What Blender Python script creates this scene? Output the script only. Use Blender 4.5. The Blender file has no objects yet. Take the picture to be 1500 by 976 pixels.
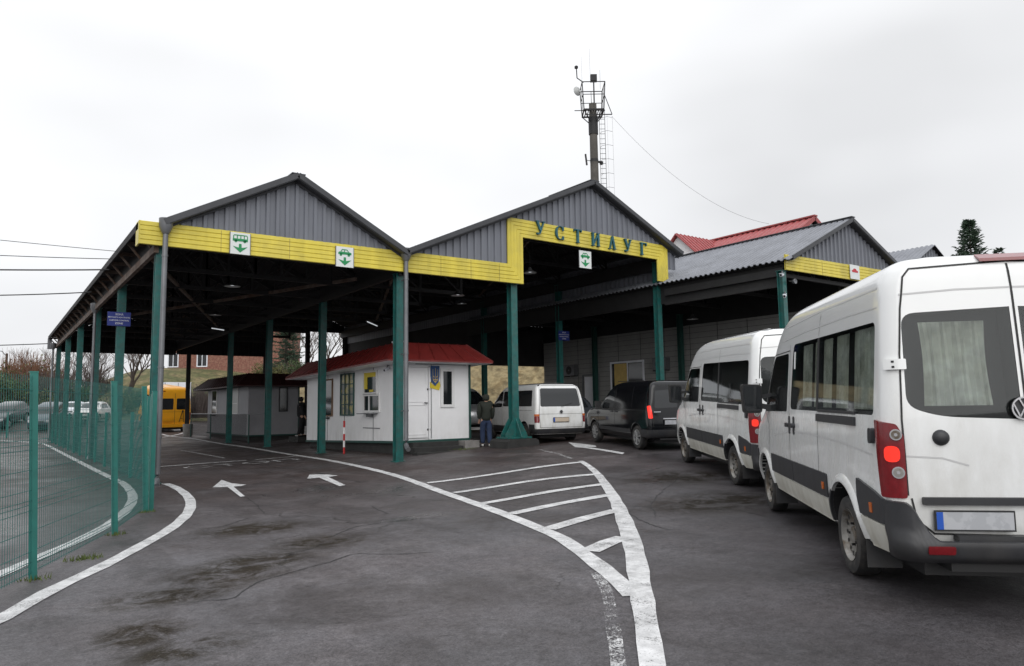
import bpy, bmesh, math, random
import numpy as np
from mathutils import Vector, Matrix
from math import sin, cos, pi, radians, sqrt, exp

# ------------------------------------------------------------------ camera, world, sun, exposure
SC = bpy.context.scene
COL = SC.collection
def set_camera():
    y, p, r = radians(36.017), radians(5.8075), radians(0.8586)
    f = Vector((sin(y)*cos(p), cos(y)*cos(p), sin(p)))
    rt = Vector((cos(y), -sin(y), 0)); up = rt.cross(f)
    rt2 = rt*cos(r) - up*sin(r); up2 = up*cos(r) + rt*sin(r)
    cd = bpy.data.cameras.new('camera'); cam = bpy.data.objects.new('camera', cd); COL.objects.link(cam)
    M = Matrix(((rt2.x, up2.x, -f.x, 0), (rt2.y, up2.y, -f.y, 0), (rt2.z, up2.z, -f.z, 1.65), (0, 0, 0, 1)))
    cam.matrix_world = M
    cd.sensor_width = 36; cd.lens = 1054.2/1500*36; cd.clip_start = .05; cd.clip_end = 3000
    SC.camera = cam
set_camera()
def set_world():
    w = bpy.data.worlds.new('World'); SC.world = w; w.use_nodes = True
    nt = w.node_tree; nt.nodes.clear(); N = nt.nodes.new; L = nt.links.new
    out = N('ShaderNodeOutputWorld'); bg = N('ShaderNodeBackground')
    sky = N('ShaderNodeTexSky'); sky.sky_type = 'NISHITA'; sky.sun_disc = False
    sky.sun_elevation = radians(30); sky.sun_rotation = radians(208); sky.dust_density = 4
    tc = N('ShaderNodeTexCoord'); sep = N('ShaderNodeSeparateXYZ'); L(tc.outputs['Generated'], sep.inputs[0])
    # overcast cloud deck: brighter towards the zenith, soft grey billows
    ramp = N('ShaderNodeValToRGB'); L(sep.outputs[2], ramp.inputs[0])
    e = ramp.color_ramp.elements
    e[0].position = 0.0; e[0].color = (9.1, 9.2, 9.45, 1)
    e[1].position = 1.0; e[1].color = (14.5, 14.7, 15.2, 1)
    m = e.new(.42); m.color = (10.4, 10.5, 10.7, 1)
    m = e.new(.72); m.color = (14.5, 14.7, 15.2, 1)
    mp = N('ShaderNodeMapping'); mp.inputs['Scale'].default_value = (1, 1, 2.2); L(tc.outputs['Generated'], mp.inputs[0])
    nz = N('ShaderNodeTexNoise'); nz.inputs['Scale'].default_value = 1.7; nz.inputs['Detail'].default_value = 3; nz.inputs['Roughness'].default_value = .45
    L(mp.outputs[0], nz.inputs[0])
    mr = N('ShaderNodeMapRange'); mr.inputs['From Min'].default_value = .32; mr.inputs['From Max'].default_value = .68
    mr.inputs['To Min'].default_value = .80; mr.inputs['To Max'].default_value = 1.07; L(nz.outputs[0], mr.inputs[0])
    mul = N('ShaderNodeVectorMath'); mul.operation = 'SCALE'; L(ramp.outputs[0], mul.inputs[0]); L(mr.outputs[0], mul.inputs['Scale'])
    mix = N('ShaderNodeMix'); mix.data_type = 'RGBA'; mix.inputs['Factor'].default_value = .965
    L(sky.outputs[0], mix.inputs['A']); L(mul.outputs[0], mix.inputs['B'])
    L(mix.outputs['Result'], bg.inputs[0]); bg.inputs[1].default_value = .1
    L(bg.outputs[0], out.inputs[0])
set_world()
def set_sun():
    s = bpy.data.lights.new('sun', 'SUN'); s.energy = 1.3; s.angle = radians(55); s.color = (1, .985, .96)
    o = bpy.data.objects.new('sun', s); COL.objects.link(o)
    el, rot = radians(30), radians(208)
    d = Vector((sin(rot)*cos(el), cos(rot)*cos(el), sin(el)))
    o.rotation_euler = (-d).to_track_quat('-Z', 'Y').to_euler(); o.location = (0, 0, 40)
set_sun()
vs = SC.view_settings
vs.view_transform = 'Standard'; vs.look = 'None'; vs.gamma = 1; vs.exposure = 0.0; vs.use_curve_mapping = False
try:
    SC.cycles.max_bounces = 8; SC.cycles.transparent_max_bounces = 24
except Exception: pass
R = random.Random(7)
# ------------------------------------------------------------------ ground height
GC=[(0,0,0),(0,9,0),(3,14,0),(3.1,18.5,0),(3.1,24.5,0),(3.1,30.5,0),(3.1,36.5,0),(3.1,48.5,0),(6,6,.06),(5,12,0),(6,18,0),(9.4,18.5,.03),(9.5,24.5,.07),(9.5,30.5,.09),(9.5,40,.1),(10,48,.12),(10.4,20.4,.1),(13,20.4,.23),
(13.3,18.5,.34),(13.4,20,.42),(15,18.2,.62),(14.2,13.9,.45),(16.3,17.2,.6),(10.7,8.1,.24),(12.9,11.1,.29),(6.3,3.6,.13),(9,6.2,.14),(16,24,.68),(20,18,.75),(20.2,13.1,.6),(25,16,.75),(25,30,.75),(20,30,.7),(15,30,.5),(15,42,.4),(22,45,.6),
(0,36,0),(-6,20,0),(-6,6,0),(-12,30,.1),(0,68,1.3),(5,65,1.1),(-8,66,1.3),(-20,64,1.3),(8.4,63.6,.96),(11,54.7,.27),(16,62,.5),(16,71,.66),(22,66,.8),(0,55,.3),(30,5,.4),(20,3,.3),(10,0,.12),(6,-4,.05),(-8,-6,0),(30,40,.8),(40,20,.8)]
GA = np.array(GC, float)
def gz_arr(X, Y):
    q = np.exp(-((X[..., None]-GA[:, 0])**2 + (Y[..., None]-GA[:, 1])**2)/(2*2.6**2)) + 1e-5/(1+((X[..., None]-GA[:, 0])**2+(Y[..., None]-GA[:, 1])**2))
    return (q*GA[:, 2]).sum(-1)/q.sum(-1)
def gz(x, y): return float(gz_arr(np.array(float(x)), np.array(float(y))))

# ------------------------------------------------------------------ materials
MATS = {}
def mat(name, col=(.5, .5, .5), rough=.6, metal=0, var=0, vscale=3, bump=0, bscale=40, coat=0, dirt=None, emit=None, spec=None, streak=False, alt=None, altscale=2, altrange=(.45, .6)):
    m = bpy.data.materials.new(name); m.use_nodes = True; nt = m.node_tree; N = nt.nodes.new; L = nt.links.new
    b = nt.nodes['Principled BSDF']
    b.inputs['Base Color'].default_value = (*col, 1); b.inputs['Roughness'].default_value = rough; b.inputs['Metallic'].default_value = metal
    if spec is not None: b.inputs['Specular IOR Level'].default_value = spec
    if coat: b.inputs['Coat Weight'].default_value = coat; b.inputs['Coat Roughness'].default_value = .06
    tc = N('ShaderNodeTexCoord'); cur = None
    def noise(scale, det=6, vec=None):
        n = N('ShaderNodeTexNoise'); n.inputs['Scale'].default_value = scale; n.inputs['Detail'].default_value = det
        n.inputs['Roughness'].default_value = .62
        if vec: L(vec, n.inputs[0])
        else:
            L(tc.outputs['Object'], n.inputs[0])
        return n
    def mixc(fac, a, bb, typ='MIX'):
        x = N('ShaderNodeMix'); x.data_type = 'RGBA'; x.blend_type = typ
        if isinstance(fac, float): x.inputs['Factor'].default_value = fac
        else: L(fac, x.inputs['Factor'])
        for s, v in (('A', a), ('B', bb)):
            if isinstance(v, tuple): x.inputs[s].default_value = (*v, 1)
            else: L(v, x.inputs[s])
        return x.outputs['Result']
    cur = col
    if alt:
        n = noise(altscale); mr = N('ShaderNodeMapRange'); mr.inputs['From Min'].default_value = altrange[0]; mr.inputs['From Max'].default_value = altrange[1]; L(n.outputs[0], mr.inputs[0])
        cur = mixc(mr.outputs[0], cur, alt)
    if var:
        vec = None
        if streak:
            mp = N('ShaderNodeMapping'); mp.inputs['Scale'].default_value = (1, 1, .12); L(tc.outputs['Object'], mp.inputs[0]); vec = mp.outputs[0]
        n = noise(vscale, 8, vec); mr = N('ShaderNodeMapRange'); mr.inputs['From Min'].default_value = .3; mr.inputs['From Max'].default_value = .7
        mr.inputs['To Min'].default_value = 1-var; mr.inputs['To Max'].default_value = 1+var*.5; L(n.outputs[0], mr.inputs[0])
        x = N('ShaderNodeVectorMath'); x.operation = 'SCALE'
        if isinstance(cur, tuple): x.inputs[0].default_value = cur
        else: L(cur, x.inputs[0])
        L(mr.outputs[0], x.inputs['Scale']); cur = x.outputs[0]
    if dirt:   # (colour, z_low, z_high, strength): road dirt thrown up on the lower body
        dc, z0, z1, st = dirt
        sp = N('ShaderNodeSeparateXYZ'); L(tc.outputs['Object'], sp.inputs[0])
        mr = N('ShaderNodeMapRange'); mr.inputs['From Min'].default_value = z1; mr.inputs['From Max'].default_value = z0; L(sp.outputs[2], mr.inputs[0])
        mp = N('ShaderNodeMapping'); mp.inputs['Scale'].default_value = (1, 1, .35); L(tc.outputs['Object'], mp.inputs[0])
        n = noise(5, 9, mp.outputs[0]); mr2 = N('ShaderNodeMapRange'); mr2.inputs['From Min'].default_value = .38; mr2.inputs['From Max'].default_value = .68; L(n.outputs[0], mr2.inputs[0])
        mm = N('ShaderNodeMath'); mm.operation = 'MULTIPLY'; L(mr.outputs[0], mm.inputs[0]); L(mr2.outputs[0], mm.inputs[1])
        m2 = N('ShaderNodeMath'); m2.operation = 'MULTIPLY'; L(mm.outputs[0], m2.inputs[0]); m2.inputs[1].default_value = st
        cur = mixc(m2.outputs[0], cur, dc)
        mr3 = N('ShaderNodeMapRange'); mr3.inputs['To Min'].default_value = rough; mr3.inputs['To Max'].default_value = .8; L(m2.outputs[0], mr3.inputs[0]); L(mr3.outputs[0], b.inputs['Roughness'])
    if not isinstance(cur, tuple): L(cur, b.inputs['Base Color'])
    if bump:
        n = noise(bscale, 4); bp = N('ShaderNodeBump'); bp.inputs['Strength'].default_value = bump; bp.inputs['Distance'].default_value = .02; L(n.outputs[0], bp.inputs['Height']); L(bp.outputs[0], b.inputs['Normal'])
    if emit: b.inputs['Emission Color'].default_value = (*emit[0], 1); b.inputs['Emission Strength'].default_value = emit[1]
    MATS[name] = m
    return m
def glassmat(name, tint, trans):
    m = bpy.data.materials.new(name); m.use_nodes = True; nt = m.node_tree; nt.nodes.clear(); N = nt.nodes.new; L = nt.links.new
    o = N('ShaderNodeOutputMaterial'); g = N('ShaderNodeBsdfGlossy'); g.inputs['Roughness'].default_value = .04
    g.inputs['Color'].default_value = (.9, .93, .95, 1)
    t = N('ShaderNodeBsdfTransparent'); t.inputs[0].default_value = (*tint, 1)
    fr = N('ShaderNodeFresnel'); fr.inputs[0].default_value = 1.45
    ge = N('ShaderNodeNewGeometry'); sb = N('ShaderNodeMath'); sb.operation = 'SUBTRACT'; sb.inputs[0].default_value = 1; L(ge.outputs['Backfacing'], sb.inputs[1]); fm = N('ShaderNodeMath'); fm.operation = 'MULTIPLY'; L(fr.outputs[0], fm.inputs[0]); L(sb.outputs[0], fm.inputs[1])
    d = N('ShaderNodeBsdfDiffuse'); d.inputs[0].default_value = (.03, .032, .034, 1)
    mx0 = N('ShaderNodeMixShader'); mx0.inputs[0].default_value = trans; L(d.outputs[0], mx0.inputs[1]); L(t.outputs[0], mx0.inputs[2])
    mx = N('ShaderNodeMixShader'); L(fm.outputs[0], mx.inputs[0]); L(mx0.outputs[0], mx.inputs[1]); L(g.outputs[0], mx.inputs[2]); L(mx.outputs[0], o.inputs[0])
    MATS[name] = m; return m
def M(n): return MATS[n]
DIRT = (.16, .14, .11)
mat('teal', (.012, .115, .105), .38, var=.3, vscale=6, bump=.1, alt=(.03, .10, .09), altscale=9)
mat('teal_fence', (.012, .15, .125), .42, var=.15, vscale=8)
mat('teal_wire', (.02, .13, .115), .5)
mat('yellow', (.70, .58, .075), .42, var=.22, vscale=2.2, streak=True, alt=(.60, .50, .08), altscale=.9)
mat('gable_grey', (.168, .178, .205), .45, var=.22, vscale=2.0, streak=True)
mat('roof_grey', (.20, .21, .235), .5, var=.3, vscale=1.3, bump=.05)
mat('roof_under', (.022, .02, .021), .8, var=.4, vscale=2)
mat('steel_dark', (.02, .02, .021), .7, var=.3, vscale=3)
mat('beam_rust', (.16, .125, .105), .8, var=.45, vscale=3, alt=(.10, .06, .04), altscale=2)
mat('trim_dark', (.05, .052, .058), .5, var=.2)
mat('pipe_grey', (.17, .175, .185), .4, metal=.4, var=.25, vscale=2.5, bump=.06)
mat('kiosk_white', (.80, .80, .81), .45, var=.04, vscale=2, bump=.03, bscale=14, dirt=((.42, .40, .37), .4, 1.4, .4))
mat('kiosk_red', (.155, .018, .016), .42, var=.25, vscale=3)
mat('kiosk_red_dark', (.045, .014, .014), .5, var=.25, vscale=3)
mat('green_dark', (.012, .06, .05), .5, var=.2)
mat('concrete', (.22, .21, .2), .85, var=.3, vscale=4, bump=.3, bscale=25)
mat('concrete_dark', (.03, .03, .029), .85, var=.4, vscale=4, bump=.3, bscale=25)
mat('black', (.012, .012, .013), .5)
mat('rubber', (.022, .022, .023), .75, var=.3, vscale=6, alt=(.06, .055, .05), altscale=5)
mat('plastic_grey', (.027, .028, .032), .45, var=.3, vscale=4, dirt=((.07, .065, .058), .2, .9, .5))
mat('van_white', (.77, .78, .775), .2, coat=.6, dirt=((.34, .32, .27), .30, 2.2, .55), var=.04, vscale=1.5)
mat('sill_white', (.62, .61, .55), .4, var=.12, vscale=3, dirt=((.30, .27, .2), .3, .8, .7))
mat('paint_black', (.006, .0065, .008), .10, coat=.1, spec=.4)
mat('paint_silver', (.42, .43, .44), .28, metal=.3, coat=.4, dirt=(DIRT, .2, .8, .5))
mat('paint_dark', (.03, .034, .04), .25, coat=.5)
mat('paint_yellow', (.80, .36, .012), .3, coat=.3, var=.05)
mat('paint_bluegrey', (.06, .08, .10), .3, coat=.3)
mat('cargo_white', (.75, .77, .82), .4, var=.05)
mat('seam', (.02, .02, .02), .7)
mat('cavity', (.02, .02, .021), .9)
mat('glass_dark', (.012, .014, .016), .06, spec=.7)
mat('curtain', (.36, .375, .32), .85, var=.5, vscale=5, alt=(.44, .46, .42), altscale=3)
mat('swage', (.50, .50, .50), .4)
mat('lamp_red', (.17, .004, .008), .15, coat=.5, var=.2, vscale=30)
mat('lamp_red_lit', (.8, .02, .015), .3, emit=((1, .05, .02), .5))
mat('lamp_orange', (.5, .12, .02), .25)
mat('lens_clear', (.45, .45, .46), .15, metal=.3)
mat('rim', (.30, .29, .27), .5, metal=.5, var=.35, vscale=9, alt=(.15, .12, .09), altscale=6)
mat('alloy', (.5, .5, .5), .35, metal=.6, var=.2, vscale=8)
mat('chrome', (.6, .6, .62), .2, metal=1)
mat('plate_white', (.42, .43, .45), .5, alt=(.36, .37, .39), altscale=9, altrange=(.47, .53))
mat('plate_warm', (.50, .42, .33), .5)
mat('plate_blue', (.01, .08, .42), .4)
mat('sign_white', (.72, .75, .74), .5, var=.08)
mat('sign_green', (.01, .24, .08), .5)
mat('sign_blue', (.015, .03, .20), .45)
mat('sign_text', (.75, .77, .8), .5)
mat('sign_red', (.5, .03, .04), .5)
mat('letter_blue', (.012, .11, .15), .4, var=.3, vscale=5)
mat('tube_lit', (.8, .8, .8), .5, emit=((.9, .95, 1), .55))
mat('lamp_white', (.45, .46, .45), .4)
mat('shade_dark', (.05, .05, .05), .5)
mat('kiosk_white_shaded', (.30, .30, .32), .55, var=.1, vscale=2)  # white wall of the second kiosk, shade under the shed put into the colour
mat('brick', (.22, .095, .07), .9, var=.4, vscale=6, alt=(.27, .14, .10), altscale=3)
mat('red_tile', (.33, .065, .065), .5, var=.25, vscale=3)
mat('plaster', (.70, .72, .73), .7, var=.05)
mat('wall_panel', (.30, .30, .29), .8, var=.12, vscale=2)
mat('pale_yellow', (.62, .45, .16), .8, var=.2, vscale=5)
mat('bark', (.07, .055, .045), .95, var=.4, vscale=8)
mat('twig', (.105, .085, .078), .95, var=.3, vscale=2)
mat('twig_red', (.17, .085, .05), .95, var=.3, vscale=2)
mat('leaf_spruce', (.030, .058, .032), .8, var=.5, vscale=1.2)
mat('leaf_green', (.05, .085, .025), .8, var=.5, vscale=1.1)
mat('leaf_olive', (.10, .10, .03), .8, var=.4, vscale=1.1)
mat('jacket', (.016, .020, .014), .85, var=.3, vscale=9)
mat('cloth_black', (.01, .01, .012), .9, var=.3, vscale=9)
mat('jeans', (.018, .032, .075), .9, var=.35, vscale=9)
mat('skin', (.42, .25, .18), .55)
mat('hair', (.02, .014, .01), .8)
mat('shoe', (.5, .5, .48), .6)
mat('wood', (.18, .10, .05), .6, var=.3, vscale=5)
mat('grid_glass', (.10, .11, .10), .3, alt=(.38, .33, .10), altscale=2.6, altrange=(.48, .52))
mat('flag_yellow', (.62, .48, .03), .6)
mat('flag_blue', (.02, .07, .20), .6)
mat('post_red', (.4, .02, .02), .5)
mat('post_white', (.7, .7, .7), .5)
mat('grass_blade', (.09, .12, .03), .9, var=.3)
glassmat('glass_tint', (.86, .88, .87), .97)
glassmat('glass_clear', (.8, .84, .83), .9)

def asphalt():
    m = bpy.data.materials.new('asphalt'); m.use_nodes = True; nt = m.node_tree; N = nt.nodes.new; L = nt.links.new
    b = nt.nodes['Principled BSDF']; tc = N('ShaderNodeTexCoord'); P = tc.outputs['Object']
    def noise(s, d=6, r=.6, vec=None, dist=0):
        n = N('ShaderNodeTexNoise'); n.inputs['Scale'].default_value = s; n.inputs['Detail'].default_value = d; n.inputs['Roughness'].default_value = r; n.inputs['Distortion'].default_value = dist
        L(vec or P, n.inputs[0]); return n.outputs[0]
    def rng(v, a, b_, c=0., d=1.):
        x = N('ShaderNodeMapRange'); x.inputs['From Min'].default_value = a; x.inputs['From Max'].default_value = b_; x.inputs['To Min'].default_value = c; x.inputs['To Max'].default_value = d; L(v, x.inputs[0]); return x.outputs[0]
    def mix(f, a, bb, t='MIX'):
        x = N('ShaderNodeMix'); x.data_type = 'RGBA'; x.blend_type = t
        if isinstance(f, float): x.inputs['Factor'].default_value = f
        else: L(f, x.inputs['Factor'])
        for s, v in (('A', a), ('B', bb)):
            if isinstance(v, tuple): x.inputs[s].default_value = (*v, 1)
            else: L(v, x.inputs[s])
        return x.outputs['Result']
    def mth(op, a, bb):
        x = N('ShaderNodeMath'); x.operation = op
        for i, v in enumerate((a, bb)):
            if isinstance(v, (float, int)): x.inputs[i].default_value = v
            else: L(v, x.inputs[i])
        x.use_clamp = True
        return x.outputs[0]
    big = noise(.16, 4); mid = noise(.55, 6, .65, dist=.6); fine = noise(60, 3, .8); grit = noise(160, 2, .9)
    col = mix(rng(big, .38, .62), (.094, .092, .098), (.142, .137, .145))
    # darker reddish-brown zone towards the sheds
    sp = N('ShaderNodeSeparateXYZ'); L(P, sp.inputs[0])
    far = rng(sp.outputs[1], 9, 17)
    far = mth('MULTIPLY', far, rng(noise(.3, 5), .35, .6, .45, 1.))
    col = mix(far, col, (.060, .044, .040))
    mid2 = noise(1.7, 8, .7, dist=.5)
    col = mix(rng(mid2, .35, .7, 0., .55), col, (.046, .040, .039))
    col = mix(rng(noise(.8, 7, .7), .54, .66, 0., .5), col, (.165, .156, .160))
    # tyre lanes and damp patches
    damp = rng(mid, .50, .63)
    col = mix(mth('MULTIPLY', damp, .62), col, (.052, .047, .048))
    # stains: mossy brown blotches at a few places
    st = None
    for (x, y, rx, ry) in ((1.45, 7.15, .62, .40), (2.0, 7.65, .6, .55), (2.4, 8.05, .7, .5), (.98, 6.05, .34, .42), (1.15, 5.45, .42, .3), (3.43, 8.7, .6, .5), (3.1, 10.4, .75, .6), (9.0, 7.2, 1.3, .8), (11.0, 9.5, 1.2, .9)):
        mp = N('ShaderNodeMapping'); mp.vector_type = 'POINT'; mp.inputs['Location'].default_value = (-x/rx, -y/ry, 0); mp.inputs['Scale'].default_value = (1/rx, 1/ry, 0); L(P, mp.inputs[0])
        ln = N('ShaderNodeVectorMath'); ln.operation = 'LENGTH'; L(mp.outputs[0], ln.inputs[0])
        v = rng(ln.outputs['Value'], 1.3, .55)
        st = v if st is None else mth('MAXIMUM', st, v)
    st = mth('MULTIPLY', st, rng(noise(2.6, 9, .8, dist=.6), .40, .54))
    col = mix(mth('MULTIPLY', st, .88), col, (.024, .019, .011))
    trk = N('ShaderNodeMapping'); trk.inputs['Scale'].default_value = (1.5, .16, 1); trk.inputs['Rotation'].default_value = (0, 0, .12); L(P, trk.inputs[0])
    col = mix(rng(noise(1., 5, .6, trk.outputs[0]), .48, .62, 0., .42), col, mix(1., col, (.52, .50, .50), 'MULTIPLY'))
    lane = mth('SUBTRACT', sp.outputs[0], sp.outputs[1]); lane2 = N('ShaderNodeMath'); lane2.operation = 'SUBTRACT'; L(sp.outputs[0], lane2.inputs[0]); L(sp.outputs[1], lane2.inputs[1])
    wob_ = N('ShaderNodeMath'); wob_.operation = 'MULTIPLY_ADD'; L(noise(.7, 5), wob_.inputs[0]); wob_.inputs[1].default_value = 3.0; L(lane2.outputs[0], wob_.inputs[2])
    col = mix(rng(wob_.outputs[0], .4, 2.6), col, mix(1., col, (.66, .65, .66), 'MULTIPLY'))
    gran = noise(13, 9, .92); gran2 = noise(34, 5, .9)
    # cracks
    wv = noise(1.3, 5, .6); vm = N('ShaderNodeVectorMath'); vm.operation = 'MULTIPLY_ADD'
    wn = N('ShaderNodeTexNoise'); wn.inputs['Scale'].default_value = 1.1; wn.inputs['Detail'].default_value = 6; L(P, wn.inputs[0])
    L(wn.outputs['Color'], vm.inputs[0]); vm.inputs[1].default_value = (1.4, 1.4, 0); L(P, vm.inputs[2])
    vo = N('ShaderNodeTexVoronoi'); vo.feature = 'DISTANCE_TO_EDGE'; vo.inputs['Scale'].default_value = .27; L(vm.outputs[0], vo.inputs[0])
    cr = mth('MULTIPLY', rng(vo.outputs['Distance'], .0055, .0005), rng(noise(.4, 3), .47, .56))
    col = mix(mth('MULTIPLY', cr, .8), col, (.015, .014, .013))
    # aggregate
    col = mix(rng(gran, .36, .64), mix(1., col, (.66, .65, .65), 'MULTIPLY'), mix(1., col, (1.36, 1.36, 1.37), 'MULTIPLY'))
    col = mix(rng(gran2, .60, .70, 0., .55), col, (.23, .22, .225)); col = mix(rng(gran2, .40, .32, 0., .6), col, (.018, .017, .017))
    col = mix(rng(fine, .3, .7, 0., 1.), mix(.5, col, (0, 0, 0), 'MIX'), mix(1., col, (1.45, 1.45, 1.45), 'MULTIPLY'))
    col = mix(rng(grit, .66, .74), col, (.24, .23, .23))
    col = mix(rng(noise(24, 4, .8), .62, .72, 0., .7), col, (.03, .028, .028))
    col = mix(rng(noise(.45, 5, .65), .40, .62, 0., .6), col, mix(1., col, (1.04, .965, .94), 'MULTIPLY'))
    L(col, b.inputs['Base Color'])
    ro = mth('SUBTRACT', rng(mid, .35, .65, .66, .36), mth('MULTIPLY', rng(noise(.23, 5, .6, dist=1.), .52, .66), .16))
    # a real puddle beside the big van, and one in the left lane
    pu = None
    for (x, y, rx, ry) in ((9.2, 1.7, 1.4, .9), (-.3, 13., .9, 2.2), (5.2, 9.6, .8, .28), (-1.2, 22., 1.0, 3.5), (1.0, 30., .8, 4)):
        mp = N('ShaderNodeMapping'); mp.inputs['Location'].default_value = (-x/rx, -y/ry, 0); mp.inputs['Scale'].default_value = (1/rx, 1/ry, 0); L(P, mp.inputs[0])
        ln = N('ShaderNodeVectorMath'); ln.operation = 'LENGTH'; L(mp.outputs[0], ln.inputs[0])
        v = rng(ln.outputs['Value'], 1.2, .5)
        pu = v if pu is None else mth('MAXIMUM', pu, v)
    pu = mth('MULTIPLY', pu, rng(noise(1.1, 6, .6), .42, .56))
    x = N('ShaderNodeMix'); x.data_type = 'FLOAT'; L(pu, x.inputs[0]); L(ro, x.inputs[2]); x.inputs[3].default_value = .1
    L(x.outputs[0], b.inputs['Roughness'])
    sg = rng(gran, .35, .65, .15, .36); sg = mth('MULTIPLY', sg, rng(st, 0, 1, 1., .15)); wet = mth('MULTIPLY', rng(sp.outputs[0], 3.0, 1.6), rng(sp.outputs[1], 9, 13)); wet = mth('MULTIPLY', wet, rng(noise(.6, 6, .65), .38, .6, .4, 1.)); sg = mth('MAXIMUM', sg, mth('MULTIPLY', mth('MAXIMUM', pu, wet), .5)); L(sg, b.inputs['Specular IOR Level'])
    bp = N('ShaderNodeBump'); bp.inputs['Strength'].default_value = .8; bp.inputs['Distance'].default_value = .006
    h = mth('ADD', mth('MULTIPLY', fine, .6), mth('MULTIPLY', grit, .4))
    L(h, bp.inputs['Height']); bp2 = N('ShaderNodeBump'); bp2.inputs['Strength'].default_value = .35; bp2.inputs['Distance'].default_value = .05; L(noise(2.2, 5), bp2.inputs['Height']); L(bp2.outputs[0], bp.inputs['Normal']); L(bp.outputs[0], b.inputs['Normal'])
    MATS['asphalt'] = m
asphalt()
def roadpaint(name, wear):
    m = bpy.data.materials.new(name); m.use_nodes = True; nt = m.node_tree; N = nt.nodes.new; L = nt.links.new
    b = nt.nodes['Principled BSDF']; tc = N('ShaderNodeTexCoord'); out = nt.nodes['Material Output']
    def noise(s, d=6, r=.6):
        n = N('ShaderNodeTexNoise'); n.inputs['Scale'].default_value = s; n.inputs['Detail'].default_value = d; n.inputs['Roughness'].default_value = r; L(tc.outputs['Object'], n.inputs[0]); return n.outputs[0]
    a = N('ShaderNodeMath'); a.operation = 'MULTIPLY_ADD'; L(noise(60, 5, .85), a.inputs[0]); a.inputs[1].default_value = 1.5; L(noise(3.2, 9, .8), a.inputs[2])
    mr = N('ShaderNodeMapRange'); mr.inputs['From Min'].default_value = wear-.05; mr.inputs['From Max'].default_value = wear+.03; L(a.outputs[0], mr.inputs[0])
    t = N('ShaderNodeBsdfTransparent'); mx = N('ShaderNodeMixShader'); L(mr.outputs[0], mx.inputs[0]); L(t.outputs[0], mx.inputs[1]); L(b.outputs[0], mx.inputs[2]); L(mx.outputs[0], out.inputs[0])
    cr = N('ShaderNodeMapRange'); cr.inputs['From Min'].default_value = .35; cr.inputs['From Max'].default_value = .65; cr.inputs['To Min'].default_value = .40; cr.inputs['To Max'].default_value = .74; L(noise(5, 8, .75), cr.inputs[0])
    L(cr.outputs[0], b.inputs['Base Color']); b.inputs['Roughness'].default_value = .6
    MATS[name] = m
roadpaint('road_paint', 1.105); roadpaint('road_paint_worn', 1.34); roadpaint('road_paint_faded', 1.25)
def hillmat():
    m = mat('hill_grass', (.10, .105, .04), .95, var=.6, vscale=2.2, bump=1, bscale=3, alt=(.19, .155, .075), altscale=.5)
    mat('hill_dry', (.27, .215, .115), .95, var=.6, vscale=1.5, bump=.6, bscale=4, alt=(.17, .125, .06), altscale=1.3)
hillmat()
# ------------------------------------------------------------------ mesh and object helpers
OFF = {}
def tag(o, label=None, cat=None, group=None, kind=None):
    if label: o['label'] = label
    if cat: o['category'] = cat
    if group: o['group'] = group
    if kind: o['kind'] = kind
    return o
def empty(name, loc, label=None, cat=None, group=None, rot=(0, 0, 0), local=False):
    o = bpy.data.objects.new(name, None); COL.objects.link(o); o.location = loc; o.rotation_euler = rot; o.empty_display_size = .2
    OFF[o] = Vector((0, 0, 0)) if local else Vector(loc)
    return tag(o, label, cat, group)
def link(name, me, parent=None, off=None):
    o = bpy.data.objects.new(name, me); COL.objects.link(o)
    if parent: o.parent = parent; OFF[o] = OFF[parent]
    else: OFF[o] = off if off is not None else Vector((0, 0, 0)); o.location = OFF[o]
    return o
def smooth_me(me, ang=38):
    bm = bmesh.new(); bm.from_mesh(me); c = radians(ang)
    for f in bm.faces: f.smooth = True
    for e in bm.edges:
        e.smooth = len(e.link_faces) == 2 and e.calc_face_angle(9) < c
    bm.to_mesh(me); bm.free()
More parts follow.
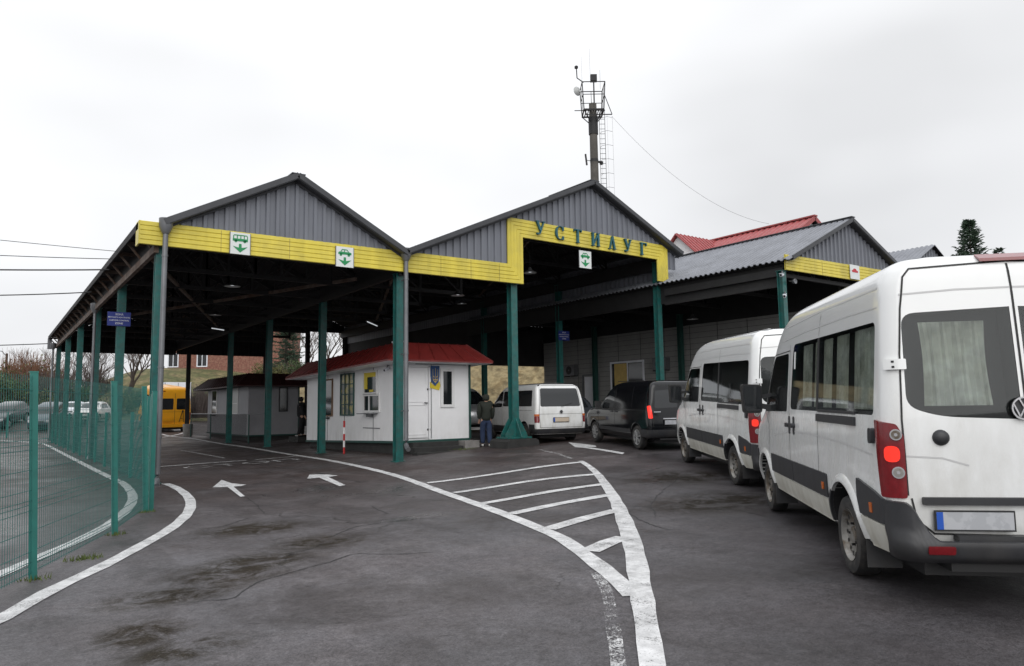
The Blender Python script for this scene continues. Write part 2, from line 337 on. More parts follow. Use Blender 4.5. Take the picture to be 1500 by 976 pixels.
class MB:
    def __init__(s): s.v = []; s.f = []; s.mi = []; s.cur = 0
    def add(s, vs, fs):
        k = len(s.v); s.v += [tuple(v) for v in vs]; s.f += [tuple(i+k for i in f) for f in fs]; s.mi += [s.cur]*len(fs); return s
    def box(s, c, d, rz=0, ry=0):
        x, y, z = d[0]/2, d[1]/2, d[2]/2
        P = [Vector((a*x, b*y, e*z)) for a in (-1, 1) for b in (-1, 1) for e in (-1, 1)]
        if ry: P = [Matrix.Rotation(ry, 3, 'Y') @ p for p in P]
        if rz: P = [Matrix.Rotation(rz, 3, 'Z') @ p for p in P]
        return s.add([p+Vector(c) for p in P], [(0, 1, 3, 2), (4, 6, 7, 5), (0, 4, 5, 1), (2, 3, 7, 6), (0, 2, 6, 4), (1, 5, 7, 3)])
    def bb(s, x0, x1, y0, y1, z0, z1): return s.box(((x0+x1)/2, (y0+y1)/2, (z0+z1)/2), (x1-x0, y1-y0, z1-z0))
    def bar(s, a, b, w, h=None):
        h = h or w; a = Vector(a); b = Vector(b); d = (b-a).normalized()
        u = d.cross(Vector((0, 0, 1)));
        if u.length < 1e-3: u = Vector((1, 0, 0))
        u.normalize(); n = u.cross(d); P = []
        for q in (a, b):
            for i, j in ((-1, -1), (1, -1), (1, 1), (-1, 1)): P.append(q+u*(i*w/2)+n*(j*h/2))
        return s.add(P, [(0, 3, 2, 1), (4, 5, 6, 7), (0, 1, 5, 4), (1, 2, 6, 5), (2, 3, 7, 6), (3, 0, 4, 7)])
    def tube(s, a, b, r, n=8, r2=None, caps=True):
        r2 = r if r2 is None else r2; a = Vector(a); b = Vector(b); d = (b-a).normalized()
        u = d.cross(Vector((0, 0, 1)));
        if u.length < 1e-3: u = Vector((1, 0, 0))
        u.normalize(); w = u.cross(d); P = []
        for q, rr in ((a, r), (b, r2)):
            for i in range(n): t = 2*pi*i/n; P.append(q+u*(rr*cos(t))+w*(rr*sin(t)))
        F = [(i, n+i, n+(i+1) % n, (i+1) % n) for i in range(n)]
        if caps: F += [tuple(range(n)), tuple(reversed(range(n, 2*n)))]
        return s.add(P, F)
    def path(s, pts, r, n=5):
        pts = [Vector(p) for p in pts]; P = []; F = []
        for k, p in enumerate(pts):
            d = (pts[min(k+1, len(pts)-1)]-pts[max(k-1, 0)]).normalized(); u = d.cross(Vector((0, 0, 1)))
            if u.length < 1e-3: u = Vector((1, 0, 0))
            u.normalize(); w = u.cross(d); rr = r(k/(len(pts)-1)) if callable(r) else r
            for i in range(n): t = 2*pi*i/n; P.append(p+u*(rr*cos(t))+w*(rr*sin(t)))
        for k in range(len(pts)-1):
            for i in range(n): F.append((k*n+i, k*n+n+i, k*n+n+(i+1) % n, k*n+(i+1) % n))
        F += [tuple(range(n)), tuple(reversed(range(len(P)-n, len(P))))]
        return s.add(P, F)
    def lathe(s, prof, c, axis='z', n=24, closed=False):
        P = []; F = []; m = len(prof); c = Vector(c)
        for i in range(n):
            t = 2*pi*i/n
            for r, h in prof:
                p = {'z': (r*cos(t), r*sin(t), h), 'y': (r*cos(t), h, r*sin(t)), 'x': (h, r*cos(t), r*sin(t))}[axis]
                P.append(c+Vector(p))
        for i in range(n):
            for k in range(m if closed else m-1):
                a = i*m+k; b = i*m+(k+1) % m; a2 = ((i+1) % n)*m+k; b2 = ((i+1) % n)*m+(k+1) % m
                F.append((a, a2, b2, b))
        return s.add(P, F)
    def prism(s, poly, y0, y1, axis='y'):
        n = len(poly); P = []
        for y in (y0, y1):
            for a, b in poly: P.append({'y': (a, y, b), 'x': (y, a, b), 'z': (a, b, y)}[axis])
        return s.add(P, [tuple(range(n)), tuple(reversed(range(n, 2*n)))]+[(i, n+i, n+(i+1) % n, (i+1) % n) for i in range(n)])
    def grid(s, rows, close=False):
        n = len(rows[0]); P = [p for r in rows for p in r]; F = []
        for i in range(len(rows)-1):
            for j in range(n if close else n-1): F.append((i*n+j, (i+1)*n+j, (i+1)*n+(j+1) % n, i*n+(j+1) % n))
        return s.add(P, F)
    def mesh(s, name, off=Vector((0, 0, 0)), fix=True):
        me = bpy.data.meshes.new(name); me.from_pydata([tuple(Vector(v)-off) for v in s.v], [], s.f)
        for p, i in zip(me.polygons, s.mi): p.material_index = i
        if fix:
            bm = bmesh.new(); bm.from_mesh(me); bmesh.ops.recalc_face_normals(bm, faces=bm.faces); bm.to_mesh(me); bm.free()
        return me
    def build(s, name, m, parent=None, smooth=0, origin=None, fix=True):
        off = OFF[parent] if parent else (Vector(origin) if origin is not None else Vector((0, 0, 0)))
        me = s.mesh(name, off, fix)
        for x in (m if isinstance(m, (list, tuple)) else [m]): me.materials.append(M(x))
        if smooth: smooth_me(me, smooth)
        return link(name, me, parent, off)
def kids(o): return [c for c in bpy.data.objects if c.parent == o]
CH = {}
def copy_tree(o, parent=None):
    c = o.copy(); COL.objects.link(c); OFF[c] = OFF.get(o, Vector((0, 0, 0)))
    if parent: c.parent = parent
    for ch in kids(o): copy_tree(ch, c)
    return c
def text_mesh(body, size, extrude=.002, align='CENTER'):
    cu = bpy.data.curves.new('lettering', 'FONT'); cu.body = body; cu.size = size; cu.extrude = extrude; cu.align_x = align; cu.align_y = 'CENTER'
    o = bpy.data.objects.new('lettering', cu); COL.objects.link(o); dg = bpy.context.evaluated_depsgraph_get(); dg.update()
    me = bpy.data.meshes.new_from_object(o.evaluated_get(dg)); bpy.data.objects.remove(o); bpy.data.curves.remove(cu); return me
def text(name, body, size, M4, m, parent, extrude=.002):
    me = text_mesh(body, size, extrude); T = Matrix.Translation(-OFF[parent]) @ M4 if parent else M4
    me.transform(T); me.materials.clear(); me.materials.append(M(m)); return link(name, me, parent)
def roundpoly(pts, r, n=5):
    out = []; k = len(pts); rr = r if isinstance(r, (list, tuple)) else [r]*k
    for i in range(k):
        p = Vector(pts[i]); a = Vector(pts[i-1]); b = Vector(pts[(i+1) % k]); q = rr[i]
        if q <= 0: out.append(tuple(p)); continue
        da = (a-p); db = (b-p); la = min(q, da.length*.49); lb = min(q, db.length*.49); A = p+da.normalized()*la; B = p+db.normalized()*lb
        for j in range(n+1):
            t = j/n; out.append(tuple(A*(1-t)**2+p*2*t*(1-t)+B*t*t))
    return out
def sstep(a, b, x): t = min(1, max(0, (x-a)/(b-a))); return t*t*(3-2*t)

# ------------------------------------------------------------------ ground, markings, hills
def build_ground():
    def axis(lo, hi, a, b, st):
        pts = list(np.arange(lo, hi+.001, st)); d = st
        x = lo
        while x > a: d *= 1.35; x -= d; pts.insert(0, max(x, a))
        x = hi; d = st
        while x < b: d *= 1.35; x += d; pts.append(min(x, b))
        return np.array(pts)
    xs = axis(-14, 30, -900, 900, .4); ys = axis(-8, 74, -700, 1100, .4)
    X, Y = np.meshgrid(xs, ys); Z = gz_arr(X, Y)
    n, m = X.shape; V = np.stack([X, Y, Z], -1).reshape(-1, 3)
    F = [(i*m+j, i*m+j+1, (i+1)*m+j+1, (i+1)*m+j) for i in range(n-1) for j in range(m-1)]
    me = bpy.data.meshes.new('ground'); me.from_pydata(V.tolist(), [], F); me.materials.append(M('asphalt'))
    for p in me.polygons: p.use_smooth = True
    o = link('ground', me); tag(o, kind='structure')
build_ground()
MK = {
'A':[(-0.35,6.45),(-0.09, 6.875), (0.161, 7.263), (0.553, 8.108), (1.061, 8.983), (1.611, 10.057), (2.187, 11.283), (2.71, 12.749), (3.087, 14.331), (3.305, 15.968), (3.391, 17.415), (3.369, 18.2)],
'B':[(-0.6,7.9),(-0.136, 8.694), (0.185, 9.285), (0.543, 10.032), (0.997, 10.957), (1.565, 12.399), (2.047, 14.145), (2.408, 16.199), (2.622, 18.932), (2.602, 20.934), (2.58, 27.129), (2.564, 42.758), (2.45, 47.0), (1.9, 49.5), (.9, 50.8), (-.8, 51.6)],
'C':[(9.227, 51.477), (9.224, 43.783), (8.957, 34.293), (8.687, 26.727), (8.5, 23.134), (8.298, 19.5), (8.021, 16.605), (7.648, 14.461), (6.99, 11.825), (6.467, 9.841), (6.05, 8.371), (5.736, 7.323), (5.514, 6.641), (5.133, 5.842), (4.721, 5.022), (4.336, 4.319)],
'D0':[(12.929, 16.564), (12.3,15.0), (11.606, 13.563)],
'D':[(11.406, 13.022), (10.98, 12.306), (10.139, 11.059), (8.785, 9.287), (7.676, 7.928), (6.433, 6.49), (5.52, 5.479), (4.705, 4.623), (4.061, 3.95), (3.587, 3.455), (3.312, 3.169), (2.84, 2.682), (1.5,1.3)],
'b1':[(7.612, 13.599), (9.216, 13.168), (10.523, 12.98), (11.3, 12.845)],'b2':[(7.085, 11.653), (8.757, 11.513), (10.1, 11.059)],'b3':[(6.533, 9.941), (8.134, 10.039), (9.3, 9.924)],
'b4':[(6.219, 8.655), (7.33, 8.85), (8.45, 8.905)],'b5':[(5.796, 7.26), (6.635, 7.533), (7.421, 7.709)],'b6':[(5.252, 5.888), (5.759, 6.112), (6.084, 6.196)],
'F':[(4.644, 5.129), (4.27, 4.578), (3.753, 3.981), (3.157, 3.3), (2.5, 2.6)],
'G1':[(3.5,23.7),(4.236, 23.776), (5.57, 23.9), (6.754, 23.8)],'G2':[(7.006, 23.75), (8.613, 23.888)],'H':[(6.517, 32.235), (6.559, 25.63)],'I':[(8.457, 47.151), (10.768, 52.167)],'J':[(13.921, 21.985), (13.765, 19.837)],
'ar1':[(3.992, 16.508), (4.568, 18.068), (4.537, 17.042), (4.707, 16.531), (4.528, 16.305), (4.377, 16.328), (4.065, 14.36), (3.976, 14.345), (4.254, 16.324)],
'ar2':[(6.159, 16.743), (6.535, 17.612), (6.849, 17.377), (6.932, 16.773), (6.664, 16.718), (6.278, 14.776), (6.107, 14.69), (6.45, 16.751), (6.336, 16.728)],
'ar3':[(15.038, 17.728), (14.456, 15.825), (14.078, 15.363), (13.961, 15.632), (13.341, 13.497), (13.06, 13.298), (13.743, 15.588), (13.773, 15.928)]}
def resample(pts, st):
    # Catmull-Rom through the points
    P = [Vector(p) for p in pts]; out = []
    for i in range(len(P)-1):
        a = P[i-1] if i else P[0]*2-P[1]; b = P[i]; c = P[i+1]; d = P[i+2] if i+2 < len(P) else P[-1]*2-P[-2]
        n = max(1, int((c-b).length/st))
        for k in range(n):
            t = k/n; out.append(.5*((2*b)+(c-a)*t+(2*a-5*b+4*c-d)*t*t+(3*b-a-3*c+d)*t**3))
    out.append(P[-1]); return out
def stripe(mb, pts, w, h=.008):
    P = resample(pts, .3); rows = []
    for i, p in enumerate(P):
        d = (P[min(i+1, len(P)-1)]-P[max(i-1, 0)]).normalized(); n = Vector((-d.y, d.x))
        ww = w(i/(len(P)-1)) if callable(w) else w
        ww *= 1+.05*sin(i*1.7)+.04*sin(i*4.1)
        rows.append([(p.x+n.x*ww*t, p.y+n.y*ww*t, gz(p.x+n.x*ww*t, p.y+n.y*ww*t)+h) for t in (-.5, 0, .5)])
    mb.grid(rows)
def up(me_obj):
    me = me_obj.data
    bm = bmesh.new(); bm.from_mesh(me)
    for f in bm.faces:
        if f.normal.z < 0: f.normal_flip()
    bm.to_mesh(me); bm.free()
def marking(name, items, m, label, h=.008):
    mb = MB()
    for k, w in items: stripe(mb, MK[k], w, h)
    o = mb.build(name, m, fix=False); up(o); return tag(o, label, kind='structure')
marking('lane_line', [('A', .175)], 'road_paint', 'white line curving round the near fence end')
marking('lane_line', [('B', .17)], 'road_paint', 'white line behind the green mesh fence')
marking('lane_line', [('C', .19)], 'road_paint', 'long white line sweeping from the hatched island into the left shed')
marking('lane_line', [('D', lambda t: .13+.09*min(1, t*2)-.07*sstep(.55, .9, t))], 'road_paint', 'thick white line on the right of the hatched island', .012)
marking('hatching', [(k, w) for k, w in (('b1', .21), ('b2', .21), ('b3', .21), ('b4', .22), ('b5', .23), ('b6', .24))], 'road_paint', 'slanted white bars between the two island lines', .010)
marking('lane_line', [('F', .10)], 'road_paint_worn', 'worn old white line beside the near tip of the island')
marking('lane_line', [('D0', .12)], 'road_paint_worn', 'broken line leading on from the island')
marking('stop_line', [('G1', .16), ('G2', .12)], 'road_paint', 'white stop line across the left lane')
marking('lane_line', [('H', .1), ('J', .1)], 'road_paint_faded', 'faint worn lines under the sheds')
marking('lane_line', [('I', .2)], 'road_paint', 'white line in the yard behind the left shed')
def arrow(k, label):
    mb = MB(); P = MK[k]
    me = bpy.data.meshes.new('lane_arrow'); bm = bmesh.new(); vs = [bm.verts.new((x, y, 0)) for x, y in P]; bm.faces.new(vs)
    bmesh.ops.triangulate(bm, faces=bm.faces); bmesh.ops.subdivide_edges(bm, edges=bm.edges, cuts=3, use_grid_fill=True)
    for v in bm.verts: v.co.z = gz(v.co.x, v.co.y)+.012
    for f in bm.faces:
        f.normal_update()
        if f.normal.z < 0: f.normal_flip()
    bm.to_mesh(me); bm.free(); me.materials.append(M('road_paint')); tag(link('lane_arrow', me), label, kind='structure')
arrow('ar1', 'white arrow painted in the outer left lane'); arrow('ar2', 'white arrow painted in the inner left lane'); arrow('ar3', 'white arrow painted beside the black van')
def ground_text():
    me = text_mesh('СТОП', 1.15, 0); bm = bmesh.new(); bm.from_mesh(me)
    for v in bm.verts:
        x = 6.3+v.co.x*1.05; y = 22.45+v.co.y*.95; v.co = (x, y, gz(x, y)+.011)
    bm.to_mesh(me); bm.free(); me.materials.clear(); me.materials.append(M('road_paint_faded')); tag(link('lane_lettering', me), 'worn white word painted in front of the stop line', kind='structure')
ground_text()
CK = {'c1':[(1.3,6.75),(1.59, 6.73), (1.79, 6.63), (2.01, 6.9), (2.23, 7.11), (2.55, 7.27), (2.98, 7.45), (3.37, 7.65), (3.58, 7.41), (3.82, 7.22), (4.14, 7.03)],
'c2':[(4.07, 14.36), (3.82, 12.81), (3.63, 11.7)],'c3':[(7.71, 7.98), (7.29, 7.28), (6.95, 6.64), (6.8, 6.11)],'c4':[(7.48, 7.96), (7.88, 7.79), (8.05, 7.34)],'c5':[(10.05, 10.37), (11.19, 10.64), (12.24, 10.92)],
'c6':[(5.32, 11.52), (5.14, 10.75), (5.1, 10.23)],'c7':[(3.52, 8.82), (4.03, 9.38), (4.6, 9.51), (5.18, 9.38), (5.43, 8.85)],'c8':[(2.54, 10.88), (2.85, 11.0), (3.39, 11.54)],'c9':[(11.77, 10.04), (8.68, 8.12), (7.31, 6.86)],'c10':[(8.41, 6.96), (8.6, 6.51), (8.37, 5.81)]}
def cracks():
    r = random.Random(4); mb = MB()
    for k, pts in CK.items():
        P = resample(pts, .05); rows = []; o = 0
        for i, p in enumerate(P):
            o = o*.85+r.uniform(-.012, .012); t = i/(len(P)-1); w = (.003+.007*r.random())*min(1, 8*t, 8*(1-t))+.001; d = (P[min(i+1, len(P)-1)]-P[max(i-1, 0)]).normalized(); n = Vector((-d.y, d.x)); c = p+n*o
            rows.append([(c.x+n.x*w*s, c.y+n.y*w*s, gz(c.x+n.x*w*s, c.y+n.y*w*s)+.004) for s in (-1, 1)])
        mb.grid(rows)
    o = mb.build('road_crack', 'seam', fix=False); up(o); tag(o, kind='structure')
cracks()
def hill(name, x0, x1, y0, y1, hf, m, st=1.2):
    xs = np.arange(x0, x1+.01, st); ys = np.arange(y0, y1+.01, st); rows = []
    for y in ys: rows.append([(x, y, hf(x, y)) for x in xs])
    mb = MB(); mb.grid(rows); o = mb.build(name, m, smooth=80, fix=False); up(o); tag(o, kind='structure'); return o
RN = [(R.uniform(0, 7), R.uniform(.15, .6), R.uniform(0, 6.28)) for _ in range(10)]
def wob(x, y): return sum(sin(x*f*cos(a)+y*f*sin(a)+p) for p, f, a in RN)/10
hill('grass_bank', -70, 34, 70, 150, lambda x, y: -.3+1.1*sstep(70, 74, y)+ (1.0+5.2*sstep(2, 17, x))*sstep(74, 97, y)+.3*wob(x, y), 'hill_grass', 1.5)
def dry_bank():
    rows = []
    for D in np.arange(48, 110, 1.3):
        r = []
        for a in np.arange(-26, 24, 1.3):
            x = a*.809+D*.588; y = -a*.588+D*.809
            t = sstep(51, 63+2*wob(a, 0), D)
            r.append((x, y, .2+t*(3.9+2.6*sstep(-12, -3, a))*sstep(-24, -19, a)+.3*wob(x*1.9, y*1.9)*t-.8*(1-t)))
        rows.append(r)
    mb = MB(); mb.grid(rows); o = mb.build('dry_grass_bank', 'hill_dry', smooth=80, fix=False); up(o); tag(o, kind='structure')
dry_bank()
# ------------------------------------------------------------------ sheds (canopies)
YF = 18.2
def corr_gable(X0, X1, zb, zt, Y, parent, name='gable_panel', m='gable_grey', pitch=.25, dp=.05, face=-1):
    """vertical trapezoid-profile cladding between zb(x) and zt(x)"""
    xs = []; x = X0
    while x < X1-1e-6:
        for fx, d in ((0, 0), (.52, 0), (.60, 1), (.92, 1)):
            q = x+fx*pitch
            if q < X1: xs.append((q, d))
        x += pitch
    xs.append((X1, 0)); mb = MB(); lo = []; hi = []
    for x, d in xs:
        y = Y+face*dp*d; lo.append((x, y, zb(x))); hi.append((x, y, max(zt(x), zb(x)+.001)))
    mb.grid([lo, hi])
    o = mb.build(name, m, parent); md = None
    return o
def corr_roof(x0, z0, x1, z1, Y0, Y1, parent, m='roof_grey', pitch=.2, dp=.032, name='roof'):
    """sheet roof, ribs running down the slope; (x0,z0) eave, (x1,z1) ridge"""
    ys = []; y = Y0
    while y < Y1:
        for f, d in ((0, 0), (.3, 0), (.5, 1), (.8, 1)):
            if y+f*pitch < Y1: ys.append((y+f*pitch, d))
        y += pitch
    ys.append((Y1, 0)); n = Vector((z0-z1, 0, x1-x0)).normalized()
    if n.z < 0: n = -n
    T = .025; mb = MB(); a = []; b = []; c = []; d_ = []
    for y, d in ys:
        o = n*(dp*d); a.append(Vector((x0, y, z0))+o); b.append(Vector((x1, y, z1))+o)
        c.append(Vector((x0, y, z0))+o-n*T); d_.append(Vector((x1, y, z1))+o-n*T)
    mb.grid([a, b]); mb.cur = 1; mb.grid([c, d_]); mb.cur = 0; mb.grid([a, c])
    for k in (0, -1): mb.add([a[k], b[k], d_[k], c[k]], [(0, 1, 2, 3)])
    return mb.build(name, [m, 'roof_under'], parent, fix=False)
def fascia(lower, upper, Y, parent, n=5, m='yellow', name='fascia', th=.02):
    """lapped boards between two matching poly-lines in the X-Z plane"""
    mb = MB()
    for k in range(n):
        t0, t1 = k/n, (k+1)/n; f = lambda t: [(a[0]+(b[0]-a[0])*t, a[1]+(b[1]-a[1])*t) for a, b in zip(lower, upper)]
        A = f(t0); B = f(t1); Bm = f(t1-.1/n)
        mb.grid([[(x, Y-.002, z) for x, z in A], [(x, Y-th, z) for x, z in f(t0+.1/n)], [(x, Y-th*.8, z) for x, z in Bm], [(x, Y-.002, z) for x, z in B]])
    o = mb.build(name, m, parent)
    jt = MB()
    for i in range(1, 4):
        x = lower[0][0]+(lower[1][0]-lower[0][0])*i/4+.1; jt.bb(x, x+.006, Y-th-.004, Y-th+.002, lower[0][1]+.01, upper[0][1]-.01)
    jt.build('fascia_joint', 'beam_rust', parent)
    bk = MB()
    bk.grid([[(x, Y+.03, z) for x, z in lower], [(x, Y+.03, z) for x, z in upper]]); bk.grid([[(x, Y-.002, z) for x, z in lower], [(x, Y+.03, z) for x, z in lower]]); bk.grid([[(x, Y-.002, z) for x, z in upper], [(x, Y+.03, z) for x, z in upper]])
    for q in (0, -1):
        (ax, az), (bx, bz) = lower[q], upper[q]; bk.add([(ax, Y-.002, az), (bx, Y-.002, bz), (bx, Y+.03, bz), (ax, Y+.03, az)], [(0, 1, 2, 3)])
    bk.build('fascia_backing', 'yellow', parent)
    return o
def column(x, y, ztop, parent, w=.22, foot=False, m='teal', zb=None):
    g = gz(x, y)-.03 if zb is None else zb; mb = MB()
    t = .02; h = ztop
    # rolled I-section column: two flanges and a web, with base plate and cap
    mb.bb(x-w/2, x+w/2, y-w/2, y-w/2+t, g, h); mb.bb(x-w/2, x+w/2, y+w/2-t, y+w/2, g, h); mb.bb(x-.03, x+.03, y-w/2+t, y+w/2-t, g, h)
    mb.bb(x-w/2-.05, x+w/2+.05, y-w/2-.05, y+w/2+.05, g, g+.05); mb.bb(x-w/2-.03, x+w/2+.03, y-w/2-.03, y+w/2+.03, h-.02, h)
    if foot:
        for s in (-1, 1):
            mb.prism([(x+s*w/2, g+.05), (x+s*(w/2+.30), g+.05), (x+s*(w/2+.30), g+.12), (x+s*w/2, g+.62)], y-.14, y-.12)
            mb.prism([(x+s*w/2, g+.05), (x+s*(w/2+.30), g+.05), (x+s*(w/2+.30), g+.12), (x+s*w/2, g+.62)], y+.12, y+.14)
            mb.prism([(y+s*w/2, g+.05), (y+s*(w/2+.3), g+.05), (y+s*w/2, g+.62)], x-.01, x+.01, 'x')
        mb.bb(x-w/2-.34, x+w/2+.34, y-w/2-.2, y+w/2+.2, g+.003, g+.055)
    return mb.build('column', m, parent)
def truss(xa, xr, xb, ze, zr, Y, parent, zt=None, xe=None):
    mb = MB(); zb = ze-.25 if zt is None else zt
    mb.bar((xa, Y, zb), (xb, Y, zb), .1, .12)
    mb.bar((xa, Y, ze-.12), (xr, Y, zr-.12), .1, .12); mb.bar((xr, Y, zr-.12), (xb, Y, ze-.12), .1, .12)
    n = 4
    for s, x0 in ((1, xa), (-1, xb)):
        L_ = (xr-x0)
        for i in range(1, n+1):
            x = x0+L_*i/n; z = ze-.12+(zr-ze)*i/n; mb.bar((x, Y, zb), (x, Y, z), .06)
            xp = x0+L_*(i-1)/n; zp = ze-.12+(zr-ze)*(i-1)/n
            mb.bar((x, Y, zb), (xp, Y, zp), .05)
    return mb.build('truss', 'steel_dark', parent)
def purlins(x0, z0, x1, z1, Y0, Y1, parent, n=5):
    mb = MB()
    for i in range(n+1):
        t = (i+.1)/(n+.2); mb.bb(x0+(x1-x0)*t-.03, x0+(x1-x0)*t+.03, Y0, Y1, z0+(z1-z0)*t-.13, z0+(z1-z0)*t-.04)
    return mb.build('purlin', 'steel_dark', parent)
def downpipe(x, y, ztop, zbot, parent, r=.06):
    mb = MB()
    mb.lathe([(r, zbot), (r, ztop-.36), (r+.015, ztop-.36), (.15, ztop-.20), (.155, ztop), (.135, ztop), (.13, ztop-.18), (r-.01, ztop-.3)], (x, y, 0), n=16)
    for z in (zbot+.8, zbot+2.4, ztop-.9): mb.lathe([(r+.012, z), (r+.012, z+.04)], (x, y, 0), n=16); mb.bb(x-.012, x+.012, y+r, y+.3, z, z+.03)
    mb.path([(x, y, zbot+.02), (x, y, zbot-.1), (x-.02, y-.1, zbot-.2), (x-.04, y-.22, zbot-.24)], r, 12)
    return mb.build('downpipe', 'pipe_grey', parent, smooth=40)

ROWS = [18.5, 24.5, 30.5, 36.5, 42.5, 48.5]
def left_shed():
    E_ = empty('drive_through_shed', (6.3, 33, 0), 'long open steel shed on the left, yellow fascia under a full grey gable', 'shed', 'border post sheds')
    xe, ze, xr, zr, xg = 2.66, 6.02, 6.25, 7.68, 9.42
    sl = (zr-6.0)/(xr-3.1)
    Y1 = 48.9
    corr_roof(3.12, zr-sl*(xr-3.12), xr, zr, YF-.3, Y1, E_); corr_roof(xg+.02, zr-sl*(xg-xr), xr, zr, YF-.3, Y1, E_)
    # flat eave strip on the outside
    mb = MB(); mb.bb(xe-.02, 3.12, YF+.05, Y1, 5.99, 6.03); mb.bb(xe-.04, xe, YF+.05, Y1, 5.86, 6.03); mb.build('eave_strip', 'roof_under', E_)
    mb = MB(); mb.bb(2.98, 3.08, YF+.1, Y1, 5.36, 5.54); 
    y = YF+.6
    while y < Y1: mb.bar((2.68, y, 5.93), (3.1, y, 5.93), .07, .09); mb.bar((2.72, y, 5.9), (3.03, y, 5.52), .05); y += 1.5
    mb.build('eave_beam', 'beam_rust', E_)
    mb = MB(); mb.bb(3.1, 3.22, YF+.1, Y1, 5.7, 5.9); mb.bb(3.085, 3.1, YF+.1, Y1, 5.5, 6.0); mb.bb(9.36, 9.48, YF+.1, Y1, 5.42, 5.6); mb.build('side_beam', 'steel_dark', E_)
    zt = lambda x: zr-sl*abs(x-xr)-.05
    corr_gable(3.12, xg, lambda x: 6.0, zt, YF, E_)
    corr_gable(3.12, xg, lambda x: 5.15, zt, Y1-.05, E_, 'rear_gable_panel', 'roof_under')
    mb = MB(); n_ = .10
    for a, b in (((3.12, zr-sl*(xr-3.12)+.02), (xr, zr+.02)), ((xr, zr+.02), (xg+.03, zr-sl*(xg-xr)+.02))):
        mb.bar((a[0], YF-.31, a[1]), (b[0], YF-.31, b[1]), .03, .14); mb.bar((a[0], YF-.16, a[1]-.09), (b[0], YF-.16, b[1]-.09), .28, .02)
        mb.bar((a[0], YF-.06, a[1]-.13), (b[0], YF-.06, b[1]-.13), .03, .05)
    mb.bb(xr-.18, xr+.18, YF-.33, YF+1.5, zr+.035, zr+.06); mb.build('verge_trim', 'trim_dark', E_)
    fascia([(2.64, 5.5), (9.40, 5.5)], [(2.64, 6.05), (9.40, 6.1)], YF-.04, E_)
    mb = MB(); mb.bb(2.62, 2.66, YF-.05, YF+.35, 5.5, 6.05); mb.build('fascia_return', 'yellow', E_)
    for y in ROWS: column(3.15, y, 5.52, E_)
    for y in ROWS: truss(3.2, xr, xg-.05, 6.02, zr-.08, y, E_, 5.6)
    for y in (21.5, 27.5, 33.5, 39.5): truss(3.2, xr, xg-.05, 6.02, zr-.08, y, E_, 5.6)
    purlins(3.15, 6.1, xr, zr, YF+.05, Y1-.1, E_); purlins(xg, 6.1, xr, zr, YF+.05, Y1-.1, E_)
    mb = MB(); mb.bar((3.3, 20.5, 5.62), (8.9, 36.3, 5.62), .09); mb.bar((9.0, 20.5, 5.62), (3.4, 36.3, 5.62), .09); mb.build('roof_brace', 'beam_rust', E_)
    downpipe(3.17, YF-.16, 6.13, .24, E_); downpipe(3.0, 29.9, 5.6, .2, E_, .05); downpipe(2.85, 48.2, 5.6, .2, E_, .05)
    mb = MB(); mb.bb(2.6, 2.8, 48.6, 48.9, 5.3, 5.9); mb.build('gutter_end', 'pipe_grey', E_)
left_shed()

